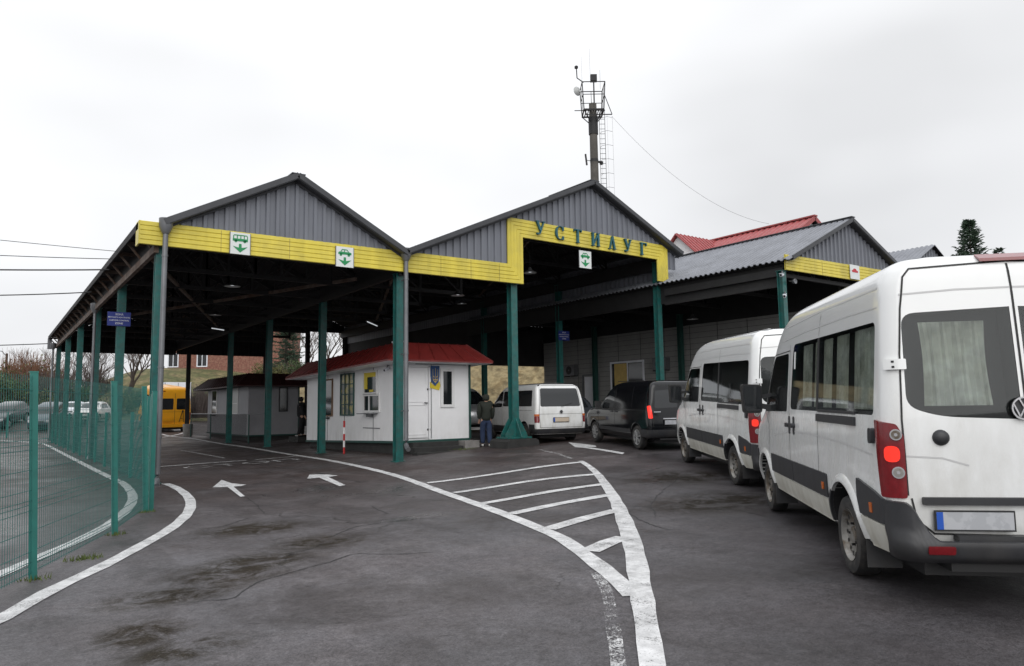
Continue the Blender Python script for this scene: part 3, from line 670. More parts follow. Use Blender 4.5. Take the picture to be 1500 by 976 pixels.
def mid_shed():
    E_ = empty('drive_through_shed', (15, 25, 0), 'tall middle steel shed whose stepped yellow fascia carries the station name', 'shed', 'border post sheds')
    xl, zl, xr, zr, xR = 9.44, 6.04, 16.65, 9.33, 21.0
    sl = (zr-zl)/(xr-xl); Y1 = 48.9; top = lambda x: zr-sl*abs(x-xr)
    corr_roof(xl, zl, xr, zr, YF-.3, Y1, E_); corr_roof(xR, top(xR), xr, zr, YF-.3, Y1, E_)
    zt = lambda x: top(x)-.05
    corr_gable(xl, 13.07, lambda x: 6.05, zt, YF, E_); corr_gable(13.07, 20.52, lambda x: 7.52, zt, YF, E_)
    corr_gable(20.52, xR, lambda x: 6.7, zt, YF+.02, E_)
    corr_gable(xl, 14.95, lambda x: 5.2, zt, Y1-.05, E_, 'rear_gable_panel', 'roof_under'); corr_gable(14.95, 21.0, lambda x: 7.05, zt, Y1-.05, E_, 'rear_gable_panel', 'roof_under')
    mb = MB()
    for a, b in (((xl-.03, zl+.02), (xr, zr+.02)), ((xr, zr+.02), (xR+.1, top(xR+.1)+.02))):
        mb.bar((a[0], YF-.31, a[1]), (b[0], YF-.31, b[1]), .03, .14); mb.bar((a[0], YF-.16, a[1]-.09), (b[0], YF-.16, b[1]-.09), .28, .02)
        mb.bar((a[0], YF-.07, a[1]-.13), (b[0], YF-.07, b[1]-.13), .03, .05)
    mb.bb(xr-.2, xr+.2, YF-.33, YF+2, zr+.035, zr+.06); mb.build('verge_trim', 'trim_dark', E_)
    fascia([(9.47, 5.5), (13.68, 5.52), (13.68, 7.04), (19.92, 7.0), (19.92, 6.2)], [(9.47, 6.1), (13.07, 6.13), (13.07, 7.64), (20.5, 7.58), (20.5, 6.2)], YF-.05, E_)
    column(9.42, 18.5, 5.5, E_); column(13.47, 18.5, 5.55, E_, .24, True, zb=gz(13.47, 18.5)+.26); column(20.25, 18.5, 7.0, E_)
    for y in ROWS[1:3]: column(9.5, y, 5.5, E_)
    column(9.5, 36.5, 5.5, E_); column(10.1, 48.5, 5.3, E_, m='steel_dark')
    for y in ROWS[1:3]: column(20.4, y, 7.0, E_)
    column(14.9, 48.5, 7.1, E_, .26, m='steel_dark'); column(17.75, 48.5, 7.1, E_, .26, m='steel_dark'); column(20.5, 48.5, 7.1, E_, .3, m='steel_dark'); column(20.5, 39.5, 7.1, E_, m='steel_dark')
    mb = MB(); mb.bb(9.42, 9.5, YF+.1, Y1, 5.45, 6.05); mb.bb(20.3, 20.42, YF+.1, Y1, 6.7, 7.2); mb.build('side_beam', 'steel_dark', E_)
    # cladding of the upper right side, seen from inside
    ys = np.arange(YF+.2, Y1, .13); mb = MB(); mb.grid([[(20.56+.03*(i % 2), y, 6.25) for i, y in enumerate(ys)], [(20.56+.03*(i % 2), y, top(20.56)-.05) for i, y in enumerate(ys)]]); mb.build('side_cladding', 'gable_grey', E_)
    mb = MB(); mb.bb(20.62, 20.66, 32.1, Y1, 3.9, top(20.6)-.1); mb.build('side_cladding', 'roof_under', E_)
    for y in (18.6, 21.5, 24.5, 27.5, 30.5, 33.5, 36.5, 39.5, 42.5): mid_truss(E_, xl, xr, zl, zr, sl, y)
    purlins(xl, zl, xr, zr, YF+.05, Y1-.1, E_, 7); purlins(20.5, top(20.5), xr, zr, YF+.05, Y1-.1, E_, 4)
    mb = MB(); mb.bar((10, 20, 5.72), (14.2, 30, 5.72), .08); mb.bar((14.5, 18.8, 7.25), (20, 30.3, 7.25), .08); mb.build('roof_brace', 'beam_rust', E_)
    downpipe(9.43, YF-.16, 6.16, .75, E_, .065)
    mb = MB(); mb.lathe([(.035, 0), (.035, 2.5)], (10.9, 21.2, 3.3), n=10); mb.build('conduit', 'pipe_grey', E_)
def mid_truss(E_, xl, xr, zl, zr, sl, Y):
    mb = MB(); xe = 20.5; top = lambda x: zr-sl*abs(x-xr)-.15
    mb.bar((xl+.1, Y, 5.65), (13.4, Y, 5.65), .1, .12); mb.bar((13.4, Y, 7.15), (xe, Y, 7.15), .1, .12); mb.bar((13.4, Y, 5.6), (13.4, Y, top(13.4)), .1)
    mb.bar((xl+.1, Y, top(xl+.1)), (xr, Y, top(xr)), .1, .12); mb.bar((xr, Y, top(xr)), (xe, Y, top(xe)), .1, .12)
    xs = [xl+.1, 10.6, 11.8, 13.4]
    for i in range(1, 4): mb.bar((xs[i], Y, 5.65), (xs[i-1], Y, top(xs[i-1])), .05); mb.bar((xs[i], Y, 5.65), (xs[i], Y, top(xs[i])), .05)
    xs = [13.4, 14.6, 15.7, xr, 17.9, 19.2, xe]
    for i in range(1, 7): mb.bar((xs[i], Y, 7.15), (xs[i-1], Y, top(xs[i-1])), .05); mb.bar((xs[i], Y, 7.15), (xs[i], Y, top(xs[i])), .05)
    return mb.build('truss', 'steel_dark', E_)
mid_shed()

def right_shed():
    E_ = empty('drive_through_shed', (24, 22, 0), 'right steel shed showing its grey ribbed roof slope beside the white vans', 'shed', 'border post sheds')
    x0, z0, xr, zr, x1 = 20.15, 6.15, 24.0, 7.95, 28.05; Y0, Y1 = 13.05, 32
    sl = (zr-z0)/(xr-x0); top = lambda x: zr-sl*abs(x-xr)
    corr_roof(x0-.12, z0-.06, xr, zr, Y0-.25, Y1, E_, pitch=.22, dp=.045); corr_roof(x1, z0, xr, zr, Y0-.25, Y1, E_, pitch=.22)
    corr_gable(x0+.05, x1, lambda x: 6.3, lambda x: top(x)-.05, Y0, E_)
    fascia([(20.15, 5.8), (28.05, 5.86)], [(20.15, 6.3), (28.05, 6.42)], Y0-.04, E_, th=.018)
    mb = MB()
    for a, b in (((x0+.1, top(x0+.1)), (xr, zr)), ((xr, zr), (x1+.1, z0))): mb.bar((a[0], Y0-.26, a[1]-.02), (b[0], Y0-.26, b[1]-.02), .03, .12); mb.bar((a[0], Y0-.13, a[1]-.1), (b[0], Y0-.13, b[1]-.1), .25, .02)
    mb.bb(xr-.12, xr+.12, Y0-.28, Y1, zr+.05, zr+.075); mb.build('verge_trim', 'trim_dark', E_)
    mb = MB(); mb.bb(20.2, 20.36, Y0+.1, 18.1, 5.65, 5.9); mb.bb(20.2, 20.3, Y0+.1, 18.1, 5.3, 5.4); mb.bb(20.32, 20.4, Y0+.1, Y1, 5.38, 6.1); mb.build('side_beam', 'steel_dark', E_)
    column(20.2, 13.2, 5.8, E_, .2); column(27.9, 13.2, 5.8, E_)
    column(24.7, 21.3, 5.6, E_, .2, m='green_dark'); column(24.7, 26.9, 5.6, E_, .2, m='green_dark')
    for y in (13.3, 16.3, 19.3, 22.3, 25.3, 28.3, 31.3): truss(x0+.2, xr, x1-.1, z0-.05, zr-.1, y, E_, 5.7)
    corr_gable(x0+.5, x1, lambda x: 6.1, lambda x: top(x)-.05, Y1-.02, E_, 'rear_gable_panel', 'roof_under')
    purlins(x0, z0, xr, zr, Y0+.05, Y1-.1, E_); purlins(x1, z0, xr, zr, Y0+.05, Y1-.1, E_)
right_shed()
def rear_cladding():
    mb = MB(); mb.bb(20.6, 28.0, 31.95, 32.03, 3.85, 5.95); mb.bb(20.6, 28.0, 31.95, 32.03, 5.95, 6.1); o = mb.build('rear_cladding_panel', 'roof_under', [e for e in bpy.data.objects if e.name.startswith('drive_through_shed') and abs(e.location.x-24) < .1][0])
rear_cladding()
def far_right_shed():
    E_ = empty('drive_through_shed', (32, 20, 0), 'farthest right shed roof, only its grey ridge showing above the nearest van', 'shed', 'border post sheds')
    Y0, Y1 = 13.9, 30
    corr_roof(28.3, 6.2, 32.2, 8.2, Y0-.2, Y1, E_); corr_roof(36.1, 6.2, 32.2, 8.2, Y0-.2, Y1, E_)
    corr_gable(28.3, 36.1, lambda x: 6.2, lambda x: 8.15-.51*abs(x-32.2), Y0, E_)
    fascia([(28.3, 5.7), (36.1, 5.7)], [(28.3, 6.2), (36.1, 6.2)], Y0-.03, E_)
    for x in (28.5, 35.9):
        for y in (14.2, 20, 26): column(x, y, 5.7, E_)
far_right_shed()
# ------------------------------------------------------------------ name lettering, signs, lamps
def letters():
    E_ = empty('station_name', (16.7, YF-.06, 7.36), 'row of raised blue serif letters spelling the station name on the stepped yellow fascia', 'lettering')
    # every letter: strokes (x0,z0,x1,z1,width) in a unit cell 0..0.7 x 0..1
    T, t = .15, .07
    D = {
     'У': [(.05, 1, .36, .33, T), (.66, 1, .30, .10, t), (.30, .10, .12, .03, t), (-.04, .975, .22, .975, .05), (.52, .975, .78, .975, .05), (.08, .03, .08, .14, .10)],
     'С': 'C', 
     'Т': [(.38, 0, .38, 1, T), (.02, .965, .74, .965, .07), (.04, .82, .04, .97, .05), (.72, .82, .72, .97, .05), (.24, .025, .52, .025, .05)],
     'И': [(.13, 0, .13, 1, T), (.67, 0, .67, 1, T), (.15, .08, .65, .92, t), (0, .975, .27, .975, .05), (.53, .975, .80, .975, .05), (0, .025, .27, .025, .05), (.53, .025, .80, .025, .05)],
     'Л': [(.62, 0, .40, 1, T), (.38, 1, .14, .04, t), (.46, .025, .76, .025, .05), (0, .025, .26, .025, .05)],
     'Г': [(.16, 0, .16, 1, T), (.02, .965, .68, .965, .07), (.66, .76, .66, .97, .05), (.02, .025, .32, .025, .05)]}
    pos = [('У', 14.37, 7.43), ('С', 15.16, 7.38), ('Т', 15.97, 7.37), ('И', 16.78, 7.355), ('Л', 17.58, 7.34), ('У', 18.36, 7.325), ('Г', 19.16, 7.30)]
    H = .46; y0 = YF-.15; y1 = YF-.075
    for ch, cx, cz in pos:
        mb = MB(); X = lambda u: cx+(u-.38)*H; Z = lambda v: cz+(v-.5)*H
        st = D[ch]
        if st == 'C':
            n = 22
            for s0 in range(n):
                a = radians(42+276*s0/n); b = radians(42+276*(s0+1)/n)
                w = lambda q: (.05+.11*abs(cos(q))**1.5)*(1 if cos(q) < 0 else .5)
                P = []
                for q in (a, b):
                    ro = .5; P += [(X(.42+.40*cos(q)), Z(.5+.5*sin(q))), (X(.42+(.40-w(q))*cos(q)), Z(.5+(.5-w(q)*.8)*sin(q)))]
                mb.prism([P[0], P[2], P[3], P[1]], y0, y1)
            mb.bar((X(.74), (y0+y1)/2, Z(.68)), (X(.74), (y0+y1)/2, Z(.98)), y1-y0, .05*H); mb.bar((X(.74), (y0+y1)/2, Z(.02)), (X(.74), (y0+y1)/2, Z(.28)), y1-y0, .05*H)
        else:
            for i, (a, b, c, d, w) in enumerate(st):
                p = Vector((X(a), Z(b))); q = Vector((X(c), Z(d))); u = (q-p).normalized(); n_ = Vector((-u.y, u.x))*w*H/2
                e = .0015*i
                mb.prism([(p-n_)[:], (q-n_)[:], (q+n_)[:], (p+n_)[:]], y0-e, y1+e)
        mb.build('letter', 'letter_blue', E_)
letters()
def lane_sign(x0, x1, z0, z1, y, bus, label, hang=False):
    E_ = empty('lane_sign', ((x0+x1)/2, y, z0), label, 'sign', 'square lane signs above the lanes')
    mb = MB(); mb.bb(x0, x1, y-.012, y+.012, z0, z1); mb.build('sign_plate', 'sign_white', E_)
    w = x1-x0; h = z1-z0; X = lambda u: x0+u*w; Z = lambda v: z0+v*h
    mb = MB(); Y0, Y1 = y-.019, y-.013
    # down arrow with barbed head
    mb.prism([(X(.44), Z(.48)), (X(.56), Z(.48)), (X(.57), Z(.30)), (X(.86), Z(.36)), (X(.5), Z(.08)), (X(.14), Z(.36)), (X(.43), Z(.30))], Y0, Y1)
    if bus:
        mb.prism([(X(.13), Z(.60)), (X(.87), Z(.60)), (X(.87), Z(.72)), (X(.13), Z(.72))], Y0, Y1)
        mb.prism([(X(.17), Z(.86)), (X(.85), Z(.86)), (X(.83), Z(.90)), (X(.19), Z(.90))], Y0, Y1)
        for u in (.15, .33, .50, .67, .83): mb.prism([(X(u), Z(.72)), (X(u+.04), Z(.72)), (X(u+.04), Z(.86)), (X(u), Z(.86))], Y0, Y1)
        wh = (.28, .72)
    else:
        mb.prism([(X(.14), Z(.62)), (X(.86), Z(.62)), (X(.87), Z(.72)), (X(.74), Z(.75)), (X(.20), Z(.75)), (X(.13), Z(.70))], Y0, Y1)
        mb.prism([(X(.26), Z(.75)), (X(.30), Z(.75)), (X(.36), Z(.84)), (X(.60), Z(.84)), (X(.70), Z(.75)), (X(.74), Z(.75)), (X(.62), Z(.88)), (X(.34), Z(.88))], Y0, Y1)
        mb.bb(X(.46), X(.50), Y0, Y1, Z(.75), Z(.84)); wh = (.28, .72)
    for u in wh: mb.lathe([(0, Y0), (.07*w, Y0), (.07*w, Y1)], (X(u), 0, Z(.60)), 'y', 12)
    mb.build('pictogram', 'sign_green', E_)
    mb = MB()
    e = .02
    mb.bb(x0-.006, x0+.008, y-.018, y+.014, z0-.004, z1+.004); mb.bb(x1-.008, x1+.006, y-.018, y+.014, z0-.004, z1+.004)
    mb.build('sign_frame', 'pipe_grey', E_)
    if hang:
        mb = MB(); mb.bb(x0+.08, x0+.10, y, y+.02, z1, z1+.35); mb.bb(x1-.10, x1-.08, y, y+.02, z1, z1+.35); mb.build('hanger', 'steel_dark', E_)
    return E_
lane_sign(4.63, 5.12, 5.49, 6.03, YF-.09, True, 'white sign with green bus and down arrow, left of two on the long fascia')
lane_sign(7.36, 7.87, 5.45, 6.0, YF-.09, False, 'white sign with green car and down arrow, right of two on the long fascia')
lane_sign(16.12, 16.68, 6.33, 6.93, YF+.02, False, 'white sign with green car and arrow hanging below the name lettering', True)
def red_sign():
    E_ = empty('lane_sign', (24.2, 12.98, 6.0), 'white sign with a red mark on the fascia above the nearest van', 'sign')
    mb = MB(); mb.bb(23.9, 24.5, 12.95, 12.97, 5.86, 6.36); mb.build('sign_plate', 'sign_white', E_)
    mb = MB(); mb.prism([(24.02, 6.10), (24.38, 6.10), (24.40, 6.16), (24.30, 6.18), (24.25, 6.23), (24.12, 6.23), (24.08, 6.18), (24.0, 6.17)], 12.942, 12.949); mb.build('pictogram', 'sign_red', E_)
red_sign()
def zone_sign(x, y, z, label):
    E_ = empty('zone_sign', (x, y, z-.22), label, 'sign', 'blue zone signs on the columns')
    mb = MB(); mb.bb(x-.31, x+.31, y-.012, y, z-.21, z+.21); mb.build('sign_plate', 'sign_blue', E_)
    for i, (s, sz) in enumerate((('ЗОНА', .078), ('МИТНОГО КОНТРОЛЮ', .052), ('CUSTOMS CONTROL', .055), ('ZONE', .078))):
        text('sign_text', s, sz, Matrix.Translation((x, y-.016, z+.135-.09*i)) @ Matrix.Rotation(pi/2, 4, 'X'), 'sign_text', E_)
zone_sign(3.08, 24.36, 4.44, 'blue sign with white writing on the second column of the left row')
zone_sign(20.5, 24.3, 4.72, 'dim blue sign with white writing on a column deep inside the middle shed')
def lamp(x, y, z, label, drop=.5, r=.24):
    E_ = empty('pendant_lamp', (x, y, z), label, 'lamp', 'round lamps hanging under the shed roofs')
    mb = MB(); mb.lathe([(.05, z+.20), (.07, z+.14), (.1, z+.10), (r, z+.015), (r, z), (r-.015, z)], (x, y, 0), n=20); mb.build('shade', 'shade_dark', E_, smooth=40)
    mb = MB(); mb.lathe([(r-.016, z+.006), (.09, z+.08), (0, z+.085)], (x, y, 0), n=20); mb.build('reflector', 'lamp_white', E_, smooth=40)
    mb = MB(); mb.lathe([(0, z+.02), (.05, z+.03), (.07, z+.07), (.05, z+.12)], (x, y, 0), n=12); mb.build('bulb', 'tube_lit', E_, smooth=60)
    mb = MB(); mb.tube((x, y, z+.19), (x, y, z+.25+drop), .012, 6); mb.build('stem', 'steel_dark', E_)
lamp(5.7, 21.9, 5.3, 'round lamp under the left shed, nearest of them'); lamp(6.91, 28.9, 5.3, 'round lamp under the left shed, behind the nearest one')
lamp(15.06, 19.6, 6.25, 'round lamp with dome shade under the name lettering', .7); lamp(12.54, 20.3, 5.35, 'round lamp above the red kiosk roof')
lamp(22.69, 18.9, 5.0, 'round lamp beside the tall column of the right shed', .7); lamp(4.2, 33.0, 5.3, 'round lamp deep under the left shed near the row of columns'); lamp(17.2, 27.5, 6.3, 'round lamp deep inside the middle shed')
def tube_light(p, q, label):
    a, b = Vector(p), Vector(q); E_ = empty('tube_light', (a+b)/2, label, 'lamp', 'tube lights under the roofs')
    mb = MB(); mb.tube(a, b, .02, 8); mb.build('tube', 'tube_lit', E_)
    mb = MB(); mb.bar(a+Vector((0, 0, .05)), b+Vector((0, 0, .05)), .08, .03); mb.tube((a+b)/2+Vector((0, 0, .06)), (a+b)/2+Vector((0, 0, .5)), .01, 5); mb.build('holder', 'steel_dark', E_)
tube_light((11.85, 25.9, 5.02), (12.6, 26.6, 4.96), 'lit tube light hanging over the red kiosk'); tube_light((7.3, 31.0, 5.02), (7.9, 31.5, 5.02), 'tube light hanging deep in the left shed')
def cctv(name, x, y, z, d, label):
    E_ = empty(name, (x, y, z), label, 'camera', None)
    d = Vector(d).normalized(); p = Vector((x, y, z)); mb = MB(); mb.tube(p-d*.11, p+d*.11, .045, 12); mb.bar(p-d*.12+Vector((0, 0, .055)), p+d*.16+Vector((0, 0, .055)), .1, .012); mb.build('housing', 'cargo_white', E_)
    mb = MB(); mb.tube(p+d*.111, p+d*.115, .035, 12); mb.build('lens', 'black', E_)
    mb = MB(); mb.bar(p-d*.05, p-d*.05+Vector((.0, .0, .12)), .03); mb.bar(p-d*.05+Vector((0, 0, .12)), p-d*.05+Vector((.12, .1, .12)), .03); mb.build('bracket', 'pipe_grey', E_)
cctv('security_camera', 20.0, 13.05, 5.62, (-1, -.3, -.2), 'upper white security camera at the head of the right column'); cctv('security_camera', 20.02, 13.0, 4.95, (-1, -.5, -.3), 'lower white security camera on the right column')
def flood(x, y, z):
    E_ = empty('floodlight', (x, y, z), 'small round floodlight on the right side of the right column', 'lamp')
    mb = MB(); mb.lathe([(0, .06), (.06, .06), (.09, -.03), (.08, -.05), (0, -.03)], (x, y, z), 'y', 14); mb.build('housing', 'pipe_grey', E_, smooth=40); mb = MB(); mb.bar((x-.2, y+.05, z), (x, y+.05, z), .03); mb.build('bracket', 'steel_dark', E_)
flood(20.5, 12.95, 5.45)

# ------------------------------------------------------------------ kiosks
def kiosk(x0, x1, y0, y1, zf, zl, hw, roofm, label, detail):
    """walls follow the slope of the ground: floor zf at the front, zl at the far end"""
    E_ = empty('booth_kiosk', ((x0+x1)/2, (y0+y1)/2, 0), label, 'kiosk', 'inspection kiosks under the sheds')
    sh = lambda y: zl+(zf-zl)*(1-(y-y0)/(y1-y0))
    mb = MB()
    P = [(x, y, sh(y)+dz) for dz in (0, hw) for x, y in ((x0, y0), (x1, y0), (x1, y1), (x0, y1))]
    mb.add(P, [(0, 1, 5, 4), (1, 2, 6, 5), (2, 3, 7, 6), (3, 0, 4, 7), (4, 5, 6, 7), (3, 2, 1, 0)])
    mb.build('wall', 'kiosk_white' if detail == 1 else 'kiosk_white_shaded', E_)
    mb = MB(); P = [(x, y, z) for x, y in ((x0+.12, y0+.12), (x1-.1, y0+.12), (x1-.1, y1-.1), (x0+.12, y1-.1)) for z in (gz(x, y)-.1, sh(y)-.06)]
    mb.add(P, [(0, 2, 3, 1), (2, 4, 5, 3), (4, 6, 7, 5), (6, 0, 1, 7)]); mb.build('plinth', 'concrete_dark', E_)
    # green frame strips and corner posts
    mb = MB(); e = .02
    mb.bar((x0-e, y0-e, sh(y0)-.03), (x1+e, y0-e, sh(y0)-.03), .04, .07); mb.bar((x0-e, y0, sh(y0)-.03), (x0-e, y1, sh(y1)-.03), .04, .07)
    mb.bar((x1+e, y0-e, sh(y0)), (x1+e, y0-e, sh(y0)+hw), .05, .09); mb.bar((x1+e, y0, sh(y0)-.03), (x1+e, y1, sh(y1)-.03), .04, .07)
    mb.build('corner_frame', 'green_dark', E_)
    # hipped metal roof with overhang
    o = .74; i = .05; zt = .60
    lo = [Vector((x, y, sh(y)+hw-.02)) for x, y in ((x0-o, y0-o), (x1+.5, y0-o), (x1+.5, y1+.45), (x0-o, y1+.45))]
    hi = [Vector((x, y, sh(y)+hw+zt)) for x, y in ((x0+i-.03, y0+i), (x1-i, y0+i), (x1-i, y1-i), (x0+i-.03, y1-i))]
    mb = MB(); lo2 = [p+Vector((0, 0, -.05)) for p in lo]
    mb.add(lo+hi+lo2, [(0, 1, 5, 4), (1, 2, 6, 5), (2, 3, 7, 6), (3, 0, 4, 7), (4, 5, 6, 7), (0, 8, 9, 1), (1, 9, 10, 2), (2, 10, 11, 3), (3, 11, 8, 0)])
    for k in range(4):   # standing seams
        a0, a1, b0, b1 = lo[k], lo[(k+1) % 4], hi[k], hi[(k+1) % 4]; n = 7 if k % 2 == 0 else 18
        for j in range(1, n):
            t = j/n; mb.bar(a0.lerp(a1, t)+Vector((0, 0, .012)), b0.lerp(b1, t)+Vector((0, 0, .012)), .02, .03)
        mb.bar(a0+Vector((0, 0, .015)), b0+Vector((0, 0, .015)), .05, .03)
    rf = mb.build('roof', roofm, E_)
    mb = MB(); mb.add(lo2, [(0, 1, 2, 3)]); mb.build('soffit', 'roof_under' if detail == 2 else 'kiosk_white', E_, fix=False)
    return E_, sh
def frame(mb, axis, c, a0, a1, z0, z1, w, d, out):
    """rectangular frame ring on a wall plane; axis 'x': wall at x=c spanning y"""
    def b(u0, u1, v0, v1):
        if axis == 'x': mb.bb(min(c, c+out*d), max(c, c+out*d), u0, u1, v0, v1)
        else: mb.bb(u0, u1, min(c, c+out*d), max(c, c+out*d), v0, v1)
    b(a0-w, a1+w, z1, z1+w); b(a0-w, a1+w, z0-w, z0); b(a0-w, a0, z0, z1); b(a1, a1+w, z0, z1)
def pane(mb, axis, c, a0, a1, z0, z1, out, d=.012):
    if axis == 'x': mb.bb(min(c, c+out*d), max(c, c+out*d), a0, a1, z0, z1)
    else: mb.bb(a0, a1, min(c, c+out*d), max(c, c+out*d), z0, z1)
def window(E_, axis, c, a0, a1, z0, z1, out=-1, w=.06, fm='post_white', gm='glass_dark', bars=(), label=None):
    mb = MB(); frame(mb, axis, c, a0, a1, z0, z1, w, .045, out)
    for kind, u in bars:
        if kind == 'v': pane(mb, axis, c+out*.013, u-.02, u+.02, z0, z1, out, .03)
        else: pane(mb, axis, c+out*.013, a0, a1, u-.02, u+.02, out, .03)
    f = mb.build('window', fm, E_)
    mb = MB(); pane(mb, axis, c, a0, a1, z0, z1, out); mb.build('pane', gm, f)
    if label: f['label'] = label
    return f
def first_kiosk():
    x0, x1, y0, y1 = 10.4, 13.0, 20.4, 28.4
    E_, sh = kiosk(x0, x1, y0, y1, .62, .42, 2.5, 'kiosk_red', 'white kiosk with a bright red hipped roof, emblem beside its door', 1)
    # front face: door
    mb = MB(); mb.bb(10.62, 11.42, y0-.05, y0-.003, .70, 2.92); dd = mb.build('door', 'kiosk_white', E_)
    mb = MB(); frame(mb, 'y', y0-.052, 10.72, 11.32, 1.85, 2.82, .025, .012, -1); frame(mb, 'y', y0-.052, 10.72, 11.32, .82, 1.72, .025, .012, -1)
    mb.bb(10.56, 10.60, y0-.07, y0-.003, .66, 2.98); mb.bb(11.44, 11.48, y0-.07, y0-.003, .66, 2.98); mb.bb(10.56, 11.48, y0-.07, y0-.003, 2.94, 2.98); mb.build('door_frame', 'kiosk_white', dd)
    mb = MB(); mb.bb(11.34, 11.38, y0-.12, y0-.05, 1.78, 1.81); mb.bb(11.26, 11.38, y0-.125, y0-.105, 1.78, 1.81); mb.bb(11.39, 11.50, y0-.06, y0-.05, .92, .98); mb.bb(11.39, 11.5, y0-.06, y0-.05, 2.2, 2.26); mb.build('handle', 'steel_dark', dd)
    window(E_, 'y', y0-.003, 12.0, 12.33, 1.74, 2.82, w=.09)
    mb = MB()
    for z in (.66, 1.9, 3.0): pass
    mb.bb(11.56, 11.58, y0-.012, y0-.003, .66, 3.05); mb.bb(10.52, 10.54, y0-.012, y0-.003, .66, 3.05); mb.bb(11.0, 12.9, y0-.009, y0-.003, 3.03, 3.05)
    for y in (22.2, 24.6, 26.2): mb.bb(x0-.010, x0-.003, y, y+.03, sh(y), sh(y)+2.48)
    mb.build('panel_joint', 'pipe_grey', E_)
    # side face windows
    window(E_, 'x', x0-.003, 25.75, 26.6, 1.42, 2.72, w=.05, fm='wood', gm='glass_dark')
    window(E_, 'x', x0-.003, 23.8, 24.9, 1.45, 2.86, w=.05, fm='green_dark', gm='grid_glass', bars=[('v', 24.17), ('v', 24.54), ('h', 1.8), ('h', 2.16), ('h', 2.52)], label='barred window with yellow paper behind it')
    window(E_, 'x', x0-.003, 21.95, 22.9, 2.18, 2.85, w=.07, gm='glass_dark'); window(E_, 'x', x0-.003, 21.75, 22.9, 1.58, 2.06, w=.07, gm='glass_dark', bars=[('v', 22.5)])
    mb = MB(); mb.bb(x0-.03, x0-.018, 22.0, 22.9, 2.70, 2.90); mb.bb(x0-.03, x0-.018, 22.66, 22.9, 2.3, 2.7); mb.bb(x0-.03, x0-.018, 22.2, 22.5, 2.2, 2.27); mb.build('yellow_notice', 'flag_yellow', E_)
    mb = MB(); mb.bb(x0-.3, x0-.003, 21.9, 22.9, 1.46, 1.49); mb.bb(x0-.16, x0-.01, 22.2, 22.45, 1.36, 1.46); mb.build('counter', 'pipe_grey', E_)
    mb = MB(); mb.bb(x0-.1, x0-.003, 26.0, 26.3, 1.28, 1.34); mb.build('vent', 'steel_dark', E_)
    mb = MB(); mb.bb(x0-.02, x0-.003, 21.7, 23.0, .98, 1.01); mb.build('cable_tray', 'pipe_grey', E_)
    # emblem: blue shield with golden trident on a yellow ribbon
    e = empty('coat_of_arms', (11.72, y0-.02, 2.5), 'blue shield emblem with a trident on a yellow ribbon, fixed beside the kiosk door', 'emblem')
    mb = MB(); sp = [(11.42, 2.95), (11.42, 2.62), (11.46, 2.42), (11.58, 2.30), (11.70, 2.42), (11.74, 2.62), (11.74, 2.95)]
    sp = [(x+.12, z+.04) for x, z in sp]
    mb.prism(sp, y0-.04, y0-.02); mb.build('shield', 'flag_blue', e)
    mb = MB(); mb.prism([(11.50, 2.28), (11.86, 2.20), (11.90, 2.34), (11.88, 2.48), (11.80, 2.50), (11.7, 2.36), (11.6, 2.40), (11.52, 2.48)], y0-.018, y0-.006); mb.build('ribbon', 'flag_yellow', e)
    mb = MB(); cx = 11.70; yy0, yy1 = y0-.048, y0-.041
    for a, b, c, d, w in ((cx, 2.45, cx, 2.92, .03), (cx-.09, 2.55, cx-.09, 2.88, .022), (cx+.09, 2.55, cx+.09, 2.88, .022), (cx-.09, 2.55, cx+.09, 2.55, .022), (cx-.09, 2.55, cx, 2.45, .02), (cx+.09, 2.55, cx, 2.45, .02), (cx-.09, 2.66, cx-.03, 2.62, .02), (cx+.09, 2.66, cx+.03, 2.62, .02)):
        mb.bar((a, (yy0+yy1)/2, b), (c, (yy0+yy1)/2, d), yy1-yy0, w)
    mb.build('trident', 'pale_yellow', e)
    # steps
    s = empty('steps', (11.4, 19.9, 0), 'dark concrete steps below the kiosk door', 'steps')
    mb = MB()
    for k in range(3): mb.bb(10.75-.1*k, 12.4, y0-.3-.32*k, y0-.02 if k == 0 else y0-.3-.32*(k-1), gz(11.5, 19.5)-.1, .56-.14*k)
    mb.build('tread', 'concrete_dark', s)
    mb = MB(); mb.bb(12.5, 13.05, y0-.55, y0-.1, gz(12.8, 20)-.1, .56); mb.build('side_block', 'concrete', s)
    cctv('security_camera', x0-.12, 21.0, 2.88, (-1, -.4, -.35), 'dark security camera under the kiosk eave')
    mb = MB(); mb.bb(10.9, 11.25, 21.5, 21.9, 3.70, 3.88); mb.bb(10.97, 11.0, 21.6, 21.8, 3.6, 3.7); mb.bb(11.15, 11.18, 21.6, 21.8, 3.6, 3.7); o = mb.build('roof_box', 'cargo_white', origin=(11.07, 21.7, 3.7)); tag(o, 'small white box on top of the red kiosk roof', 'box')
first_kiosk()
def second_kiosk():
    x0, x1, y0, y1 = 10.4, 12.9, 36.5, 44.6
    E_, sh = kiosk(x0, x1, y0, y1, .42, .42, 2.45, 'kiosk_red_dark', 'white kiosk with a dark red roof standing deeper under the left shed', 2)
    window(E_, 'y', y0-.003, 11.95, 12.3, 1.6, 2.72, w=.05, fm='plastic_grey'); window(E_, 'x', x0-.003, 42.5, 43.6, 1.5, 2.75, w=.06); window(E_, 'x', x0-.003, 38.3, 39.6, 1.5, 2.8, w=.06, gm='lamp_white', bars=[('h', 2.0)])
    mb = MB(); mb.bb(x0-.2, x0-.02, 42.7, 43.2, 1.36, 1.42); mb.build('counter', 'steel_dark', E_)
second_kiosk()
